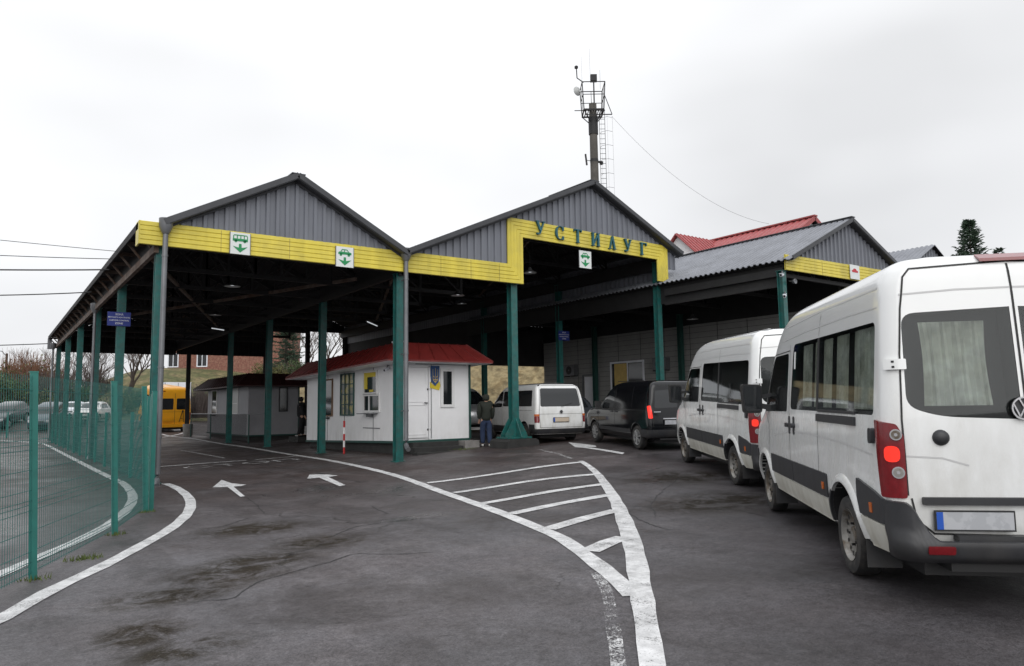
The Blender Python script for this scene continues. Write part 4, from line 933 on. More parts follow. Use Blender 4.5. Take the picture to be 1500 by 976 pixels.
def railing():
    E_ = empty('railing', (9.95, 40, 0), 'low dark metal railing along the second kiosk', 'railing')
    pts = [(9.85, 46.2), (9.85, 40.5), (9.85, 36.2), (9.95, 32.4)]
    mb = MB()
    for a, b in zip(pts, pts[1:]): mb.tube((*a, gz(*a)+1.35), (*b, gz(*b)+1.35), .025, 6)
    mb.build('top_rail', 'pipe_grey', E_)
    for a in ((9.85, 46.2), (9.85, 41.5), (9.85, 37.8), (9.9, 34.6)):
        mb = MB(); mb.tube((*a, gz(*a)), (*a, gz(*a)+1.35), .03, 6); mb.build('post', 'green_dark', E_)
    mb = MB(); y = 46.0
    while y > 34.8: mb.bb(9.85, 9.862, y, y+.012, gz(9.85, y)+.1, gz(9.85, y)+1.33); y -= .12
    mb.build('mesh', 'steel_dark', E_)
    o = MB().lathe([(0, .75), (.27, .75), (.3, .7), (.26, 0), (0, 0)], (9.9, 47.2, gz(9.9, 47.2)), n=16).build('litter_bin', 'concrete', origin=(9.9, 47.2, 0), smooth=40); tag(o, 'round concrete bin at the far end of the second kiosk', 'bin')
railing()
def striped_post():
    x, y = 9.75, 23.1; g = gz(x, y); E_ = empty('marker_post', (x, y, g), 'thin red and white striped post beside the kiosk wall', 'post')
    for i in range(5):
        mb = MB(); mb.tube((x, y, g+.22*i+.001), (x, y, g+.22*(i+1)), .035, 10); mb.build('band', 'post_red' if i % 2 == 0 else 'post_white', E_)
striped_post()
def block():
    mb = MB(); x, y = 13.47, 18.5; g = gz(x, y); mb.prism([(x-.62, g-.2), (x+.66, g-.2), (x+.6, g+.2), (x+.5, g+.25), (x-.5, g+.25), (x-.58, g+.18)], y-.5, y+.5); o = mb.build('concrete_footing', 'concrete_dark', origin=(x, y, g)); tag(o, 'dark concrete block carrying the wide footed teal column', 'footing')
block()

# ------------------------------------------------------------------ customs building beneath the right shed
def building():
    E_ = empty('customs_building', (29, 23, 0), 'pale panelled office wall under the right shed with a curtained window', 'building')
    X = 25.0
    mb = MB(); mb.bb(X, 33, 14, 31.4, .3, 5.1); mb.build('wall', 'wall_panel', E_)
    mb = MB(); mb.bb(X-.05, X+.1, 14, 31.4, 5.1, 7.6); mb.bb(X+.1, 33, 14, 31.4, 5.1, 5.2); mb.build('header', 'steel_dark', E_)
    mb = MB()
    for k in range(18): mb.bb(X-.008, X-.003, 14, 31.4, .9+.24*k, .912+.24*k)
    for y in np.arange(15, 31, 1.5): mb.bb(X-.012, X-.003, y, y+.02, .3, 5.08)
    mb.build('panel_joint', 'plastic_grey', E_)
    f = window(E_, 'x', X-.003, 23.9, 26.0, 1.9, 3.66, w=.09, fm='cargo_white', gm='glass_dark', bars=[('v', 24.9)], label='window with yellow curtains')
    mb = MB(); ys = np.arange(24.95, 25.8, .05); mb.grid([[(X-.018-.012*(i % 2), y, 1.92) for i, y in enumerate(ys)], [(X-.018-.012*(i % 2), y, 3.64) for i, y in enumerate(ys)]])
    mb.build('curtain', 'pale_yellow', f)
    mb = MB(); mb.bb(X-.05, X-.003, 27.1, 28.0, .7, 3.1); d = mb.build('door', 'cargo_white', E_); mb = MB(); frame(mb, 'x', X-.003, 27.0, 28.1, .7, 3.15, .08, .06, -1); mb.build('door_frame', 'pipe_grey', d)
    for y, z in ((22.6, 3.2), (28.9, 3.2)):
        e = empty('air_conditioner', (X-.2, y, z), 'grey air conditioner on the office wall near the tall front column' if y < 25 else 'grey air conditioner on the office wall past the door', 'air conditioner')
        mb = MB(); mb.bb(X-.33, X-.02, y-.4, y+.4, z, z+.55); mb.build('casing', 'pipe_grey', e); mb = MB(); mb.lathe([(.05, 0), (.22, 0), (.22, -.01), (.05, -.01)], (X-.335, y, z+.28), 'x', 16); mb.build('fan_grille', 'black', e)
        mb = MB(); mb.bb(X-.35, X-.003, y-.35, y-.31, z-.04, z-.003); mb.bb(X-.35, X-.003, y+.31, y+.35, z-.04, z-.003); mb.build('bracket', 'steel_dark', e)
building()
# ------------------------------------------------------------------ vehicles
def mono(xs, ys):
    xs = np.array(xs, float); ys = np.array(ys, float); h = np.diff(xs); d = np.diff(ys)/h; m = np.zeros(len(xs)); m[0] = d[0]; m[-1] = d[-1]
    for i in range(1, len(xs)-1):
        m[i] = 0 if d[i-1]*d[i] <= 0 else 2*d[i-1]*d[i]/(d[i-1]+d[i])
    def f(x):
        x = min(max(x, xs[0]), xs[-1]); i = min(int(np.searchsorted(xs, x, 'right')-1), len(xs)-2); t = (x-xs[i])/h[i]
        return float((2*t**3-3*t*t+1)*ys[i]+(t**3-2*t*t+t)*h[i]*m[i]+(-2*t**3+3*t*t)*ys[i+1]+(t**3-t*t)*h[i]*m[i+1])
    return f
class Body:
    """vehicle shell: plan outlines stacked over height. x forward from the rear bumper, y left, z up."""
    def __init__(s, rows, rc=.1, fl=.8, n=3.4):
        z = [r[0] for r in rows]; s.z0, s.z1 = z[0], z[-1]; s.rows = rows
        s.xr = mono(z, [r[1] for r in rows]); s.xf = mono(z, [r[2] for r in rows]); s.w = mono(z, [r[3] for r in rows]); s.rc = rc; s.fl = fl; s.n = n
    def hw(s, x, z):
        w = s.w(z); a = s.xr(z)+s.rc; f = s.xf(z); fl = min(s.fl, (f-a)*.45)
        if x < a: t = max(0, a-x)/s.rc; return w-s.rc+s.rc*sqrt(max(0, 1-min(1, t)**2))
        if x > f-fl: t = min(1, (x-f+fl)/fl); return w*(1-t**s.n)**(1/s.n)
        return w
    def half(s, z):
        w = s.w(z); xr = s.xr(z); xf = s.xf(z); rc = min(s.rc, w*.5); fl = min(s.fl, (xf-xr-rc)*.45); P = []
        for i in range(6): P.append((xr, (w-rc)*i/6))
        for i in range(7): a = pi/2*i/6; P.append((xr+rc-rc*cos(a), w-rc+rc*sin(a)))
        A, B = xr+rc, xf-fl
        for i in range(1, 28): P.append((A+(B-A)*i/28, w))
        for i in range(15): a = pi/2*i/14; P.append((B+fl*sin(a)**(2/s.n), w*max(0, cos(a))**(2/s.n)))
        return P
    def S(s, kind, side=1):
        if kind == 'side': return lambda u, z, d: (u, side*(s.hw(u, z)+d), z)
        if kind == 'rear': return lambda u, z, d: (s.xr(z)-d, u, z)
        if kind == 'front':
            def f(u, z, d):
                w = s.w(z); fl = min(s.fl, (s.xf(z)-s.xr(z)-s.rc)*.45); t = max(0, 1-(min(.999, abs(u)/w))**s.n)**(1/s.n); return (s.xf(z)-fl+fl*t+d, u, z)
            return f
        def wrap(u, z, d):
            w = s.w(z); rc = s.rc; xr = s.xr(z); a = w-rc
            if u < a: return (xr-d, side*u, z)
            if u < a+rc*pi/2: t = (u-a)/rc; return (xr+rc-(rc+d)*cos(t), side*(a+(rc+d)*sin(t)), z)
            return (xr+rc+u-a-rc*pi/2, side*(w+d), z)
        return wrap
    def mesh(s, cutters=()):
        zs = set(np.arange(s.z0, s.z1, .05)) | {r[0] for r in s.rows}; zs = sorted(zs); mb = MB(); rows = []
        for z in zs:
            h = s.half(z); rows.append([(x, y, z) for x, y in h]+[(x, -y, z) for x, y in reversed(h[1:-1])])
        mb.grid(rows, close=True); n = len(rows[0]); mb.add(rows[0], [tuple(reversed(range(n)))]); mb.add(rows[-1], [tuple(range(n))])
        me = mb.mesh('body'); bm = bmesh.new(); bm.from_mesh(me); bmesh.ops.remove_doubles(bm, verts=bm.verts, dist=1e-5); bmesh.ops.recalc_face_normals(bm, faces=bm.faces); bm.to_mesh(me); bm.free()
        me.materials.append(M('van_white')); me.materials.append(M('cavity'))
        if cutters:
            cb = MB()
            for c in cutters: cb.v, cb.f, cb.mi = cb.v, cb.f, cb.mi; c(cb)
            cm = cb.mesh('cutter'); bm = bmesh.new(); bm.from_mesh(cm); bmesh.ops.remove_doubles(bm, verts=bm.verts, dist=1e-6); bmesh.ops.dissolve_degenerate(bm, dist=1e-6, edges=bm.edges); bmesh.ops.recalc_face_normals(bm, faces=bm.faces); bm.to_mesh(cm); bm.free()
            cm.materials.append(M('van_white')); cm.materials.append(M('cavity'))
            for p in cm.polygons: p.material_index = 1
            a = bpy.data.objects.new('a', me); b = bpy.data.objects.new('b', cm); COL.objects.link(a); COL.objects.link(b)
            md = a.modifiers.new('x', 'BOOLEAN'); md.operation = 'DIFFERENCE'; md.object = b; md.solver = 'EXACT'; md.material_mode = 'INDEX'
            dg = bpy.context.evaluated_depsgraph_get(); dg.update(); r = bpy.data.meshes.new_from_object(a.evaluated_get(dg))
            bpy.data.objects.remove(a); bpy.data.objects.remove(b); me = r
        return me
def patch(mb, f, outline, d0, d1, nu=8, dz=.05):
    """closed slab following surface f between offsets d0 (outer) and d1 (inner) inside a convex outline (u,z)"""
    zs = sorted({round(p[1], 5) for p in outline}); lv = []
    for a, b in zip(zs, zs[1:]):
        k = max(1, int((b-a)/dz)); lv += [a+(b-a)*i/k for i in range(k)]
    lv.append(zs[-1]); n = len(outline); O = []; I = []
    for z in lv:
        xs = []
        for i in range(n):
            (x0, z0), (x1, z1) = outline[i], outline[(i+1) % n]
            if abs(z1-z0) < 1e-9:
                if abs(z-z0) < 1e-5: xs += [x0, x1]
            elif min(z0, z1)-1e-5 <= z <= max(z0, z1)+1e-5: xs.append(x0+(x1-x0)*(z-z0)/(z1-z0))
        a, b = min(xs), max(xs)
        if b-a < 1e-4: b = a+1e-4
        O.append([f(a+(b-a)*i/nu, z, d0) for i in range(nu+1)]); I.append([f(a+(b-a)*i/nu, z, d1) for i in range(nu+1)])
    mb.grid(O); mb.grid(I); mb.grid([[r[0] for r in O], [r[0] for r in I]]); mb.grid([[r[-1] for r in O], [r[-1] for r in I]]); mb.grid([O[0], I[0]]); mb.grid([O[-1], I[-1]])
def weld(o, ang=38):
    bm = bmesh.new(); bm.from_mesh(o.data); bmesh.ops.remove_doubles(bm, verts=bm.verts, dist=1e-5); bmesh.ops.dissolve_degenerate(bm, dist=1e-6, edges=bm.edges); bmesh.ops.recalc_face_normals(bm, faces=bm.faces); bm.to_mesh(o.data); bm.free(); smooth_me(o.data, ang); return o
def pbuild(name, m, parent, items, nu=8):
    first = None
    for f, o, d0, d1 in items:
        mb = MB(); patch(mb, f, o, d0, d1, nu); q = weld(mb.build(name, m, parent)); first = first or q
    return first
def seamline(mb, f, pts, w=.009, d=.0025):
    P = []
    for a, b in zip(pts, pts[1:]):
        k = max(1, int(sqrt((a[0]-b[0])**2+(a[1]-b[1])**2)/.06)); P += [(a[0]+(b[0]-a[0])*i/k, a[1]+(b[1]-a[1])*i/k) for i in range(k)]
    P.append(pts[-1]); r0 = []; r1 = []
    for i, p in enumerate(P):
        q = P[min(i+1, len(P)-1)]; o = P[max(i-1, 0)]; u = Vector((q[0]-o[0], q[1]-o[1])).normalized(); n = Vector((-u.y, u.x))*w/2
        r0.append(f(p[0]+n.x, p[1]+n.y, d)); r1.append(f(p[0]-n.x, p[1]-n.y, d))
    mb.grid([r0, r1])
def wheel(parent, x, y, r, side, width=.2, style='steel', steer=0):
    s = side; c = (x, y, r); k = width/2; ri = r*.63
    mb = MB(); mb.lathe([(ri, -k*s*.85), (r*.8, -k*s), (r*.95, -k*s*.9), (r, -k*s*.6), (r, k*s*.6), (r*.95, k*s*.9), (r*.82, k*s), (ri*1.02, k*s*.86), (ri*.98, k*s*.6), (ri*.98, -k*s*.6)], c, 'y', 36, closed=True)
    w = mb.build('wheel', 'rubber', parent, smooth=45)
    mb = MB()
    if style == 'steel':
        mb.lathe([(0, k*s*.62), (r*.12, k*s*.66), (r*.2, k*s*.60), (r*.22, k*s*.35), (r*.38, k*s*.42), (r*.5, k*s*.55), (ri*.9, k*s*.35), (ri*.98, k*s*.8), (ri*1.04, k*s*.92), (ri*1.04, k*s*.84)], c, 'y', 36); rm = mb.build('rim', 'rim', w, smooth=50)
        mb = MB()
        for i in range(14):
            a = 2*pi*i/14; u = Vector((cos(a), 0, sin(a))); v = Vector((-sin(a), 0, cos(a))); q = Vector(c)+u*(r*.505)+Vector((0, k*s*.565, 0)); P = [q+u*(.024*r/.34*cos(t*pi/4))+v*(.019*r/.34*sin(t*pi/4)) for t in range(8)]; mb.add(P, [tuple(range(8))])
        for i in range(5): a = 2*pi*i/5; q = Vector(c)+Vector((cos(a)*r*.28, k*s*.38, sin(a)*r*.28)); mb.tube(q, q+Vector((0, .03*s, 0)), .012, 6)
        mb.build('rim_opening', 'black', rm)
    else:
        mb.lathe([(ri*1.04, k*s*.84), (ri*1.04, k*s*.94), (ri*.94, k*s*.9), (ri*.92, k*s*.5)], c, 'y', 36)
        for i in range(7):
            a = 2*pi*i/7+.2; u = Vector((cos(a), 0, sin(a))); mb.bar(Vector(c)+u*r*.1+Vector((0, k*s*.82, 0)), Vector(c)+u*ri*.95+Vector((0, k*s*.80, 0)), .05*r/.3, .02)
        mb.tube(Vector(c)+Vector((0, k*s*.7, 0)), Vector(c)+Vector((0, k*s*.92, 0)), r*.17, 14); rm = mb.build('rim', 'alloy', w)
        mb = MB(); mb.lathe([(0, k*s*.4), (ri*.93, k*s*.45)], c, 'y', 24); mb.build('brake_disc', 'black', rm)
    return w
def arch_lip(mb, B, x, z, r, side, w=.055, d=.022, a0=5, a1=175, n=26):
    f = B.S('side', side); A = []; C = []; D = []; E2 = []
    for i in range(n+1):
        a = radians(a0+(a1-a0)*i/n); p = (x+r*cos(a), z+r*sin(a)); q = (x+(r+w)*cos(a), z+(r+w)*sin(a)); m = (x+(r+w*.5)*cos(a), z+(r+w*.5)*sin(a))
        A.append(f(*p, -.06)); C.append(f(*p, d)); D.append(f(*m, d*1.15)); E2.append(f(*q, .001))
    mb.grid([A, C, D, E2])
def vehicle(name, x, y, az, label, cat, group, wb=(1.2, 4.9)):
    a = radians(az); h = (sin(a), cos(a)); zr = gz(x+h[0]*wb[0], y+h[1]*wb[0]); zf = gz(x+h[0]*wb[1], y+h[1]*wb[1]); pit = math.atan2(zf-zr, wb[1]-wb[0])
    return empty(name, (x, y, zr-(zf-zr)*wb[0]/(wb[1]-wb[0])), label, cat, group, (0, -pit, pi/2-a), local=True)
def body_obj(B, E_, paint, cutters):
    me = B.mesh(cutters); me.materials.clear(); me.materials.append(M(paint)); me.materials.append(M('cavity'))
    if cutters:
        F = B.S('front')
        for p in me.polygons:
            x, y, z = p.center
            if z < B.z0+.004 or z > B.z1-.03 or p.normal.z < -.97 and z < B.z0+.01: p.material_index = 0; continue
            deep = abs(y) < B.hw(x, z)-.012 and x > B.xr(z)+.012 and x < F(y, z, 0)[0]-.015
            p.material_index = 1 if deep else 0
    smooth_me(me, 32); me.name = 'body'; return link('body', me, E_)
def arch_cut(B, x, z, r, side, deep=.34):
    def f(cb):
        w = B.w(z); n = 40; y0, y1 = side*(w-deep), side*(w+.15); P = []
        for yy in (y0, y1):
            for i in range(n): a = 2*pi*i/n; P.append((x+r*cos(a), yy, z+r*sin(a)))
        cb.add(P, [tuple(range(n)), tuple(reversed(range(n, 2*n)))]+[(i, n+i, n+(i+1) % n, (i+1) % n) for i in range(n)])
    return f
def curtain(mb, f, u0, u1, z0, z1, d=-.07, amp=.012, pitch=.035, waist=0):
    n = int((u1-u0)/pitch*2); rows = []
    for k in range(9):
        z = z0+(z1-z0)*k/8; t = k/8; c = (u0+u1)/2; sc = 1-waist*sin(pi*t)
        rows.append([f(c+(u0+(u1-u0)*i/n-c)*sc+.006*sin(3*t+i*1.9), z, d+amp*(1 if i % 2 else -1)*(.5+.5*abs(sin(i*2.3)))) for i in range(n+1)])
    mb.grid(rows)
def roundel(E_, c, r, ax=-1):
    """round badge on the tail: ring with a V above a W"""
    x, y, z = c; mb = MB(); mb.lathe([(r*.86, -.012), (r*.86, -.018), (r, -.018), (r, 0)], c, 'x', 28)
    def st(a, b): mb.bar((x-.013, y-a[0]*r, z+a[1]*r), (x-.013, y-b[0]*r, z+b[1]*r), .012, .13*r)
    for s in (-1, 1): st((s*.33, .80), (0, .10)); st((s*.80, .36), (s*.36, -.72)); st((s*.36, -.72), (0, -.02))
    o = mb.build('badge', 'chrome', E_); mb = MB(); mb.lathe([(0, -.006), (r*.88, -.006)], c, 'x', 28); mb.build('badge_field', 'plastic_grey', o)
def plate(E_, B, y0, y1, z, h=.115, m='plate_white', off=.02, blue=True):
    f = B.S('rear'); x = B.xr(z)-off; mb = MB(); mb.bb(x-.012, x, y0-.012, y1+.012, z-.012, z+h+.012); p = mb.build('plate_holder', 'black', E_)
    mb = MB(); mb.bb(x-.016, x-.0125, y0, y1, z, z+h); q = mb.build('number_plate', m, p)
    if blue: mb = MB(); mb.bb(x-.018, x-.0165, y1-.045, y1, z, z+h); mb.build('country_strip', 'plate_blue', p)
def rr(x0, z0, x1, z1, r=.06): return roundpoly([(x0, z0), (x1, z0), (x1, z1), (x0, z1)], r)

def passenger_van(x, y, az, label, curtains):
    E_ = vehicle('passenger_van', x, y, az, label, 'van', 'white high roofed passenger vans in the queue', (1.2, 4.87))
    B = Body([(.38, .14, 5.78, .93), (.5, .09, 5.86, .965), (.62, .06, 5.9, .985), (.9, .05, 5.88, .995), (1.15, .05, 5.74, .992), (1.38, .055, 5.26, .985), (1.8, .085, 4.92, .955), (2.15, .115, 4.62, .928), (2.36, .135, 4.36, .905), (2.46, .15, 4.2, .885), (2.55, .17, 4.0, .845), (2.61, .20, 3.82, .79), (2.655, .26, 3.6, .70), (2.69, .40, 3.3, .52), (2.71, .62, 2.9, .28)], rc=.13, fl=.62, n=3.0)
    L, Rr = B.S('side', 1), B.S('side', -1); RE = B.S('rear')
    rw, fw, wr = 1.2, 4.87, .345
    big = roundpoly([(.30, 1.43), (3.22, 1.43), (3.12, 2.19), (.30, 2.17)], [.05, .09, .09, .07])
    frontw = roundpoly([(3.40, 1.40), (4.74, 1.38), (4.70, 1.52), (4.18, 2.10), (3.36, 2.10)], [.05, .04, .12, .12, .06])
    rwin = lambda s: [(s*a, b) for a, b in roundpoly([(.03, 1.395), (.60, 1.42), (.82, 1.50), (.80, 2.21), (.03, 2.24)], [.0, .15, .09, .10, .0])]
    cuts = [arch_cut(B, rw, wr+.02, .445, s) for s in (1, -1)]+[arch_cut(B, fw, wr+.02, .43, s) for s in (1, -1)]
    for f in (L, Rr):
        for o in (big, frontw): cuts.append(lambda cb, f=f, o=o: patch(cb, f, o, .05, -.2, 10))
    for s in (1, -1): cuts.append(lambda cb, s=s: patch(cb, RE, rwin(s), .05, -.2, 8))
    body = body_obj(B, E_, 'van_white', cuts)
    for s in (1, -1):
        f = B.S('side', s); tag(pbuild('side_window', 'glass_tint', E_, [(f, big, -.004, -.009)], 14)); pbuild('cab_window', 'glass_tint', E_, [(f, frontw, -.004, -.009)], 12)
        pbuild('rear_window', 'glass_tint', E_, [(RE, rwin(s), -.004, -.009)], 8)
        mb = MB(); f2 = lambda u, z, d, f=f: f(u, z, d)
        # window bars, slider rail and door handles
        for u in (2.02,): patch(mb, f, rr(u-.035, 1.44, u+.035, 2.18, .0), -.001, -.05)
        patch(mb, f, rr(.75, 1.33, 2.0, 1.405, .01), .018, .0)
        patch(mb, f, rr(.75, 1.425, 1.95, 1.45, .0), .010, -.02)
        mb.build('window_bar', 'plastic_grey', E_)
        if s == 1:
            patch_items = [(f, roundpoly([(3.20, 1.22), (3.34, 1.22), (3.34, 1.27), (3.2, 1.27)], .02), .045, .0), (f, roundpoly([(2.98, 1.22), (3.12, 1.22), (3.12, 1.27), (2.98, 1.27)], .02), .045, .0), (f, roundpoly([(3.23, 1.14), (3.31, 1.14), (3.31, 1.35), (3.23, 1.35)], .03), .006, .0), (f, roundpoly([(3.01, 1.14), (3.09, 1.14), (3.09, 1.35), (3.01, 1.35)], .03), .006, .0)]
        else: patch_items = [(f, roundpoly([(3.20, 1.22), (3.34, 1.22), (3.34, 1.27), (3.2, 1.27)], .02), .045, .0)]
        pbuild('door_handle', 'plastic_grey', E_, patch_items, 3)
        pbuild('door_stop', 'plastic_grey', E_, [(f, rr(.27, 1.21, .345, 1.33, .03), .035, .0)], 4)
        # lower grey mouldings and pale sills
        pbuild('side_moulding', 'plastic_grey', E_, [(f, rr(1.71, .60, 3.13, .83, .02), .016, -.004), (f, rr(3.15, .60, 4.40, .83, .02), .016, -.004), (f, roundpoly([(.13, .61), (.72, .61), (.76, .74), (.74, .90), (.30, .84), (.13, .80)], .02), .020, -.004), (f, rr(5.35, .60, 5.5, .83, .02), .012, -.004)], 14)
        pbuild('sill', 'sill_white', E_, [(f, rr(1.73, .37, 4.38, .585, .02), .008, -.03), (f, roundpoly([(.20, .39), (.60, .37), (.72, .60), (.16, .60)], .02), .018, -.03)], 14)
        mb = MB(); arch_lip(mb, B, rw, wr+.02, .445, s, .075, .03, 48, 176); mb.build('wheel_arch_trim', 'van_white', E_, smooth=50); mb = MB(); arch_lip(mb, B, fw, wr+.02, .43, s, .075, .028, 2, 172); mb.build('wheel_arch_trim', 'van_white', E_, smooth=50)
        mb = MB(); arch_lip(mb, B, rw, wr+.02, .445, s, .05, .03, 4, 47); mb.build('wheel_arch_trim', 'plastic_grey', E_, smooth=50)
        pbuild('side_marker', 'lamp_orange', E_, [(f, rr(.38, .66, .44, .74, .01), .026, .0), (f, rr(1.80, .67, 1.86, .74, .01), .026, 0)], 3)
        # panel gaps and swage lines
        mb = MB()
        seamline(mb, f, [(3.28, .42), (3.28, 1.40), (3.28, 2.2)]); seamline(mb, f, [(2.03, .40), (2.0, 1.0), (2.0, 1.43)]); seamline(mb, f, [(2.0, 2.2), (1.98, 2.42)]); 
        seamline(mb, f, [(4.55, .83), (4.5, 1.2), (4.74, 1.4)]); seamline(mb, f, [(4.74, 1.38), (4.2, 2.12), (3.3, 2.13)], .012)
        mb.build('panel_gap', 'seam', E_)
        mb = MB(); seamline(mb, f, [(.34, 1.12), (1.2, 1.17), (2.4, 1.19), (3.3, 1.17), (4.2, 1.08)], .014); seamline(mb, f, [(.28, 2.28), (1.0, 2.295), (2.6, 2.295), (3.7, 2.27)], .010); seamline(mb, f, [(.32, 2.44), (2.2, 2.455), (3.6, 2.43)], .016)
        mb.build('swage_line', 'swage', E_)
        # tail lamp wraps round the corner
        W = B.S('wrap', s); w_ = B.w(1.1); c0 = w_-.13
        tl = pbuild('tail_light', 'lamp_red', E_, [(W, roundpoly([(c0-.0, .82), (c0+.17, .82), (c0+.21, 1.20), (c0+.235, 1.40), (c0+.04, 1.37), (c0+.0, 1.28)], .02), .022, -.01)], 10)
        for zz, m_, rad in ((1.29, 'lens_clear', .042), (1.01, 'lens_clear', .044)):
            mb = MB(); p0 = Vector(W(c0+.045, zz, .024)); p1 = Vector(W(c0+.045, zz, .034)); mb.tube(p0, p1, rad, 20); mb.tube(p1+(p1-p0)*.2, p1+(p1-p0)*.4, rad*.3, 12); mb.build('clear_lens', m_, tl); mb = MB(); mb.tube(p1, p1+(p1-p0)*.2, rad*.76, 20); mb.build('lens_bowl', 'rim', tl)
        pbuild('brake_lens', 'lamp_red_lit', tl, [(W, rr(c0+.03, 1.085, c0+.125, 1.205, .045), .026, .02)], 4)
        pbuild('door_hinge', 'van_white', E_, [(W, rr(c0-.01, .735, c0+.13, .80, .008), .028, 0), (W, rr(c0-.06, 1.78, c0+.08, 1.86, .008), .028, 0)])
        mb = MB()
        for uu, z2 in ((c0+.02, 1.80), (c0+.02, 1.84), (c0+.07, .75), (c0+.07, .785)): patch(mb, W, rr(uu-.008, z2-.008, uu+.008, z2+.008, .003), .031, .02)
        mb.build('hinge_bolt', 'black', E_)
    # rear doors: gap round each leaf, centre gap, swage
    mb = MB(); seamline(mb, RE, [(0, .56), (0, 1.4), (0, 2.58)], .016, .003)
    for s in (1, -1):
        seamline(mb, RE, [(s*.853, .84), (s*.862, 1.4), (s*.835, 1.9), (s*.80, 2.25), (s*.755, 2.50), (s*.70, 2.565), (0, 2.60)], .014, .004); 
        seamline(mb, RE, [(s*.83, .82), (s*.80, .66), (s*.68, .56), (0, .55)], .014, .004)
    mb.build('door_gap', 'seam', E_)
    mb = MB()
    for s in (1, -1): seamline(mb, RE, [(s*.80, 2.36), (s*.4, 2.385), (0, 2.39)], .014); seamline(mb, RE, [(s*.85, 1.13), (s*.6, 1.115), (s*.42, 1.06)], .012)
    mb.build('swage_line', 'swage', E_)
    for s in (1, -1):
        mb = MB(); p = RE(s*.60, 1.265, 0); mb.lathe([(0, -.035), (.03, -.035), (.055, -.02), (.06, 0)], p, 'x', 18); mb.build('door_knob', 'plastic_grey', E_, smooth=50)
    pbuild('handle_bar', 'plastic_grey', E_, [(RE, rr(-.12, .775, .76, .83, .012), .04, -.01)], 6)
    plate(E_, B, .16, .68, .60, .125, off=.03)
    roundel(E_, Vector(RE(.03, 1.475, .02)), .085)
    # curved rear bumper with reflector
    Bb = Body([(.36, -.02, 1.0, .93), (.42, -.10, 1.0, .985), (.52, -.12, 1.0, 1.0), (.56, -.08, 1.0, 1.002)], rc=.16, fl=.1)
    mb = MB(); rows = []
    W = Bb.S('wrap', 1); tot = 1.0-.16+.16*pi/2+.05
    def top(u):  # the bumper climbs towards its ends
        return .53+.27*sstep(.70, .93, u)
    for k in range(9):
        t = k/8; r = []
        for i in range(-40, 41):
            u = tot*abs(i)/40; z = .37+(top(u)-.37)*t; zz = min(z, .56); p = Vector(Bb.S('wrap', 1 if i >= 0 else -1)(u, zz, 0)); p.z = z
            if z > .56: p.x += (z-.56)*.18 if u < .85 else 0
            r.append(p)
        rows.append(r)
    inner = [[Vector((q.x+.06, q.y*.97, q.z)) for q in r] for r in rows]
    mb.grid(rows); mb.grid([rows[-1], inner[-1]]); mb.grid([rows[0], inner[0]]); mb.grid([[r[0] for r in rows], [r[0] for r in inner]]); mb.grid([[r[-1] for r in rows], [r[-1] for r in inner]])
    bu = mb.build('bumper', 'plastic_grey', E_, smooth=45)
    for s in (1, -1): pbuild('reflector', 'lamp_red', bu, [(Bb.S('wrap', s), rr(.62, .445, .80, .505, .015), .012, -.01)], 4)
    mb = MB(); mb.bb(-.02, .10, -.55, .55, .52, .56); mb.bb(.05, .12, -.84, .84, .56, .62) if 0 else None; mb.build('step', 'plastic_grey', bu)
    # third brake light, roof ribs
    mb = MB(); z = 2.615; mb.prism([(.165, 2.60), (.25, 2.655), (.25, 2.668), (.172, 2.625)], -.19, .19); mb.build('high_brake_light', 'lamp_red', E_)
    mb = MB()
    for s in (1, -1): mb.bar((.7, s*.42, 2.705), (3.2, s*.42, 2.70), .05, .02)
    mb.build('roof_rib', 'van_white', E_)
    # underbody, exhaust, towing eye, flaps
    mb = MB(); mb.bb(.25, 5.5, -.70, .70, .22, .40); mb.bb(.02, .3, -.6, .6, .30, .42); mb.tube((rw, -.8, wr), (rw, .8, wr), .07, 10); mb.tube((fw, -.75, wr), (fw, .75, wr), .05, 10); mb.build('chassis', 'black', E_)
    mb = MB(); mb.tube((.9, -.5, .28), (-.05, -.45, .28), .035, 10); mb.build('exhaust', 'rim', E_)
    for s in (1, -1):
        for xx in (rw-.46, fw-.46):
            mb = MB(); mb.add([(xx, s*.70, .44), (xx, s*.96, .44), (xx-.03, s*.97, .17), (xx-.03, s*.70, .17), (xx-.012, s*.70, .44), (xx-.012, s*.96, .44), (xx-.042, s*.97, .17), (xx-.042, s*.70, .17)], [(0, 1, 2, 3), (4, 7, 6, 5), (0, 4, 5, 1), (3, 2, 6, 7), (1, 5, 6, 2), (0, 3, 7, 4)]); mb.build('mud_flap', 'plastic_grey', E_)
        wheel(E_, rw, s*.865, wr, s, .225); wheel(E_, fw, s*.865, wr, s, .215)
        # mirror
        mb = MB(); mb.bar((4.42, s*.92, 1.42), (4.50, s*1.10, 1.46), .05, .07); mb.bar((4.40, s*.90, 1.62), (4.50, s*1.10, 1.58), .04, .05)
        P = roundpoly([(s*1.08, 1.36), (s*1.32, 1.36), (s*1.34, 1.76), (s*1.07, 1.74)], .05)
        mb.prism(P, 4.46, 4.62, 'x'); mi = mb.build('mirror', 'black', E_); mb = MB(); mb.prism([((p[0]-s*1.2)*.86+s*1.2, (p[1]-1.56)*.88+1.56) for p in P], 4.452, 4.458, 'x'); mb.build('mirror_glass', 'glass_dark', mi)
        mb = MB(); arch = None; mb.bb(5.55, 5.8, s*.55-.18, s*.55+.18, .86, 1.06) if 0 else None
    F = B.S('front')
    pbuild('windscreen', 'glass_dark', E_, [(F, roundpoly([(-.84, 1.42), (.84, 1.42), (.76, 2.12), (-.76, 2.12)], .08), .006, -.01)], 16)
